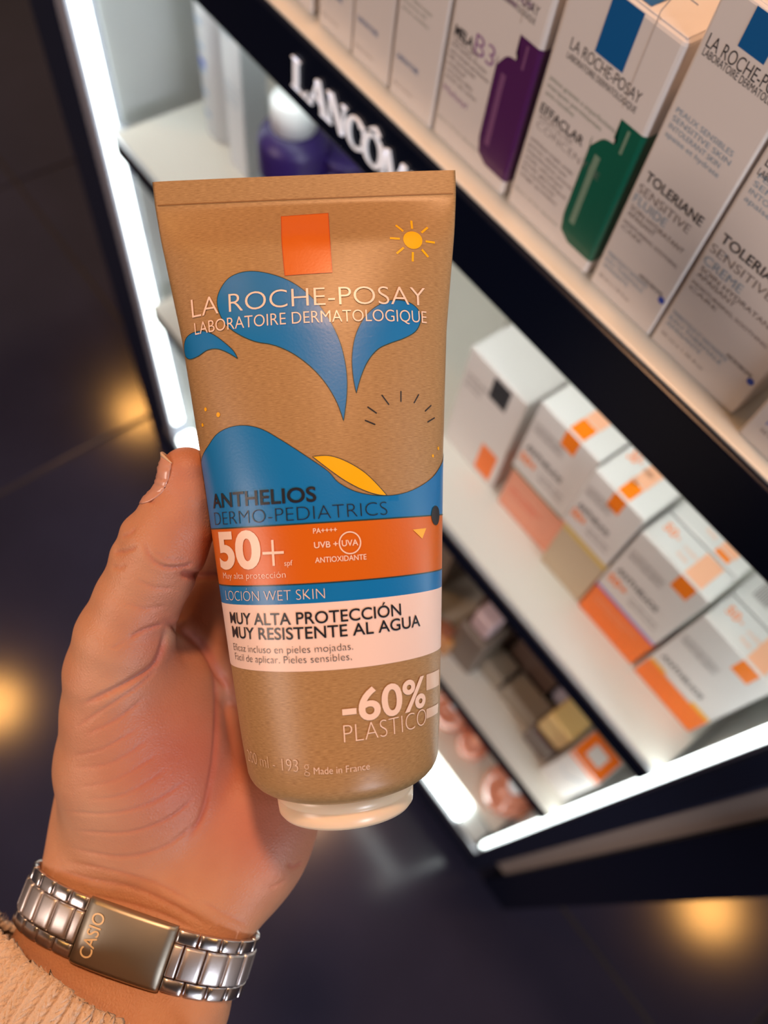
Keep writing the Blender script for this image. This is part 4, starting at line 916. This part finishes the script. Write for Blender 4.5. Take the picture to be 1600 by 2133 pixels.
o = pydata('nail_edge', LW(np.array(V2)/1000), [(j, j+1, NVv+j+1, NVv+j) for j in range(NVv-1)], mat('nail_free_edge', srgb(222, 190, 158), .35), person, True)
sm = o.modifiers.new('thick', 'SOLIDIFY'); sm.thickness = .0004; sm.offset = 0
# ------------------------------------------------------------------ steel bracelet round the wrist
steel = mat('polished_steel', srgb(225, 222, 224), .24, 1); brushed = mat('brushed_steel', srgb(222, 218, 218), .42, 1, bump=(700, .06, .0003))
clm = mat('satin_clasp_steel', srgb(178, 172, 158), .42, 1, bump=(600, .05, .0003)); dark_s = mat('pale_engraving', srgb(240, 214, 170), .4)
wr = empty('wrist_watch', LW(Q(290, 1925, 231)/1000), 'silver steel link watch bracelet with folding clasp on the wrist', 'watch')
Lf = Q(66, 1850, 233); Rt = Q(526, 1998, 231); Wc = (Lf+Rt)/2; ue = (Rt-Lf)/np.linalg.norm(Rt-Lf)
ve = np.array([0., -.30, -1.]); ve -= ue*(ve@ue); ve /= np.linalg.norm(ve); we = np.cross(ue, ve)
if we[1] < 0: we = -we                       # toward the elbow
NA = 240; an = np.linspace(0, 2*np.pi, NA, endpoint=False); rad = np.array([hit(Wc, ue*math.cos(a)+ve*math.sin(a), 60, 8) for a in an])
rad2 = rad.copy()
for off_ in (-6, 6):
    rad2 = np.maximum(rad2, np.array([hit(Wc+we*off_, ue*math.cos(a)+ve*math.sin(a), 60, 8) for a in an]))
rad2 = rad2*.35+rad*.65; fr = np.fft.rfft(rad2); fr[7:] = 0; rad2 = np.fft.irfft(fr, NA)+.9
RP = np.array([Wc+(ue*math.cos(a)+ve*math.sin(a))*r for a, r in zip(an, rad2)])
seg = np.linalg.norm(np.roll(RP, -1, 0)-RP, axis=1); cum = np.concatenate([[0], np.cumsum(seg)]); CIR = cum[-1]
def ringp(s):
    s = s % CIR; i = min(np.searchsorted(cum, s)-1, NA-1); i = max(i, 0); t = (s-cum[i])/seg[i]; a = RP[i]*(1-t)+RP[(i+1) % NA]*t
    tg = RP[(i+2) % NA]-RP[(i-1) % NA]; tg /= np.linalg.norm(tg); n = np.cross(tg, we); n = n if n@(a-Wc) > 0 else -n; return a, tg, n/np.linalg.norm(n)
def link_piece(name, s0, s1, w0, w1, th, m, parent, crown=.5, base=0., seg_=5):
    """a rounded plate bent round the ring between arc lengths s0..s1, across widths w0..w1 (mm)"""
    n = seg_; prof = []
    k = 4
    us = [0, .03, .10]+list(np.linspace(.25, .75, n-2))+[.90, .97, 1]; hs = [.0, .75, .97]+[1]*(n-2)+[.97, .75, .0]
    ws = [0, .03, .08, .5, .92, .97, 1]; hw = [.6, .9, .99, 1, .99, .9, .6]
    V = []
    for u, hu in zip(us, hs):
        p, tg, nn = ringp(s0+(s1-s0)*u)
        for w_, h2 in zip(ws, hw):
            V.append(p+we*(w0+(w1-w0)*w_)+nn*(base+th*(.25+.75*hu)*h2))
    nt_ = len(V); nw = len(ws)
    for u in (us[0], us[-1]):
        p, tg, nn = ringp(s0+(s1-s0)*u)
        V += [p+we*w0+nn*(base-.3), p+we*w1+nn*(base-.3)]
    f = [(i*nw+j, i*nw+j+1, (i+1)*nw+j+1, (i+1)*nw+j) for i in range(len(us)-1) for j in range(nw-1)]
    a, b, c, d = nt_, nt_+1, nt_+2, nt_+3
    f += [tuple([a]+[j for j in range(nw)]+[b]), tuple([d]+[(len(us)-1)*nw+j for j in range(nw-1, -1, -1)]+[c]),
          tuple([a, c]+[i*nw for i in range(len(us)-1, -1, -1)]), tuple([b]+[i*nw+nw-1 for i in range(len(us))]+[d]), (a, b, d, c)]
    bm = bmesh.new(); vs = [bm.verts.new(tuple(LW(p/1000))) for p in V]
    for q in f:
        try: bm.faces.new([vs[i] for i in q])
        except ValueError: pass
    bmesh.ops.recalc_face_normals(bm, faces=bm.faces[:])
    o = bm_obj(name, bm, m, parent, True); 
    return o
# arc length that projects to a given photo column on the front
def s_at(px):
    best = None
    for s in np.linspace(0, CIR, 900, endpoint=False):
        p, tg, nn = ringp(s)
        if p[2] > Wc[2]+2: continue
        e = abs((p[0]/p[2]*F+800)-px)
        if best is None or e < best[0]: best = (e, s)
    return best[1]
cA, cB = s_at(172), s_at(352)
if cA > cB: sg = -1
else: sg = 1
c0_, c1_ = min(cA, cB), max(cA, cB)
BW = 7.6   # half band width
clasp = link_piece('clasp', c0_, c1_, -BW-.5, BW+.5, 1.9, clm, wr, base=.6, seg_=13)
# engraved word on the clasp, reading towards the hand
v, f = text_shape('CASIO', .004)
sA = s_at(191); sB = s_at(213); P = []
for a, b in v:
    p, tg, nn = ringp(sB+(sA-sB)*b); P.append(p+we*(5.6-11.0*a)+nn*2.62)
pydata('engraving', LW(np.array(P)/1000), f, dark_s, clasp)
p_, d_ = 5.9, .35; rest = CIR-(c1_-c0_); nl = int(round(rest/p_)); p_ = rest/nl
for i in range(nl):
    s0 = c1_+i*p_
    link_piece('centre_link', (s0-p_/2 if i else s0)+d_/2, s0+p_/2-d_/2, -4.0, 4.0, 1.5, brushed, wr, base=.35)
    for a, b in ((-BW, -4.25), (4.25, BW)):
        link_piece('outer_link', s0+d_/2, s0+p_-d_/2, a, b, 1.3, steel, wr, base=.3)
link_piece('centre_link', c1_+nl*p_-p_/2+d_/2, c1_+nl*p_-d_/2, -4.0, 4.0, 1.5, brushed, wr, base=.35)
# ------------------------------------------------------------------ knitted sleeve
knit = bpy.data.materials.new('cream_knit'); knit.use_nodes = True; nt = knit.node_tree; b_ = nt.nodes['Principled BSDF']
b_.inputs['Base Color'].default_value = srgb(226, 200, 176); b_.inputs['Roughness'].default_value = .95; b_.inputs['Sheen Weight'].default_value = .4
tc = nt.nodes.new('ShaderNodeTexCoord'); n1 = nt.nodes.new('ShaderNodeTexNoise'); n1.inputs['Scale'].default_value = 900; n1.inputs['Detail'].default_value = 6; nt.links.new(tc.outputs['Object'], n1.inputs[0])
bp = nt.nodes.new('ShaderNodeBump'); bp.inputs['Strength'].default_value = .8; bp.inputs['Distance'].default_value = .0012; nt.links.new(n1.outputs[0], bp.inputs['Height']); nt.links.new(bp.outputs[0], b_.inputs['Normal'])
sL = Q(-28, 1918, 218); sM = Q(76, 2012, 198); sF = Q(248, 2133, 190); ec = (.7071*(sL+sF)-sM)/.4142
vA = ec-sL; vB = sF-ec; ea = np.array([-vA[1], vA[0], 0.]); ea /= np.linalg.norm(ea)
NTH, NVV = 900, 210; LEN = 115.
th = np.linspace(0, 2*np.pi, NTH, endpoint=False); V = []
rib = 62
for j in range(NVV):
    v = j/(NVV-1)*LEN; grow = 1+.12*min(v/45, 1)-.035*math.exp(-(v/4)**2)
    ph = th*rib
    stitch = np.sin(v*2*np.pi/2.6+1.6*np.abs(np.sin(ph/2)*2-1)*2)
    disp = 1.6*np.abs(np.cos(ph/2))**.8+.42*stitch*np.abs(np.cos(ph/2))-1.2*math.exp(-(v/.9)**2)
    disp = disp+.5*np.sin(th*3+1)+.7*np.sin(th*7+v*.05)
    A_ = np.where(np.cos(th) > 0, 1.7, 1.0)
    base_ = np.cos(th)[:, None]*vA*A_[:, None]+np.sin(th)[:, None]*vB
    on = base_/np.linalg.norm(base_, axis=1)[:, None]
    V.append(ec+ea*v+base_*grow+on*disp[:, None]+ea*(.4*np.sin(th*11))[:, None])
V = np.concatenate(V); V += rng.normal(0, .05, V.shape)
f = [(j*NTH+i, j*NTH+(i+1) % NTH, (j+1)*NTH+(i+1) % NTH, (j+1)*NTH+i) for j in range(NVV-1) for i in range(NTH)]
slv = pydata('sleeve', LW(V/1000), f, knit, person, True); slv['label'] = 'cream rib knitted sleeve'
so = slv.modifiers.new('thick', 'SOLIDIFY'); so.thickness = .0022; so.offset = 1 if False else -1
# loose fibres on the knit
NFB = 5000; vi = rng.integers(0, len(V), NFB); vi[:1400] = rng.integers(0, NTH*3, 1400)
P = V[vi]; out = P-(ec+((P-ec)@ea)[:, None]*ea); out /= np.linalg.norm(out, axis=1)[:, None]
dirv = out+rng.normal(0, .9, P.shape); dirv /= np.linalg.norm(dirv, axis=1)[:, None]; Lh = rng.uniform(.8, 2.6, NFB)[:, None]
sd = np.cross(dirv, rng.normal(0, 1, P.shape)); sd /= np.linalg.norm(sd, axis=1)[:, None]
mid = P+dirv*Lh*.5+sd*Lh*.15; tip = P+dirv*Lh
fv = np.stack([P-sd*.05, P+sd*.05, mid+sd*.04, mid-sd*.04, tip], 1).reshape(-1, 3)
ff = [q for i in range(NFB) for q in ((5*i, 5*i+1, 5*i+2, 5*i+3), (5*i+3, 5*i+2, 5*i+4))]
o = pydata('fibre_fuzz', LW(fv/1000), ff, knit, slv); o['kind'] = 'stuff'
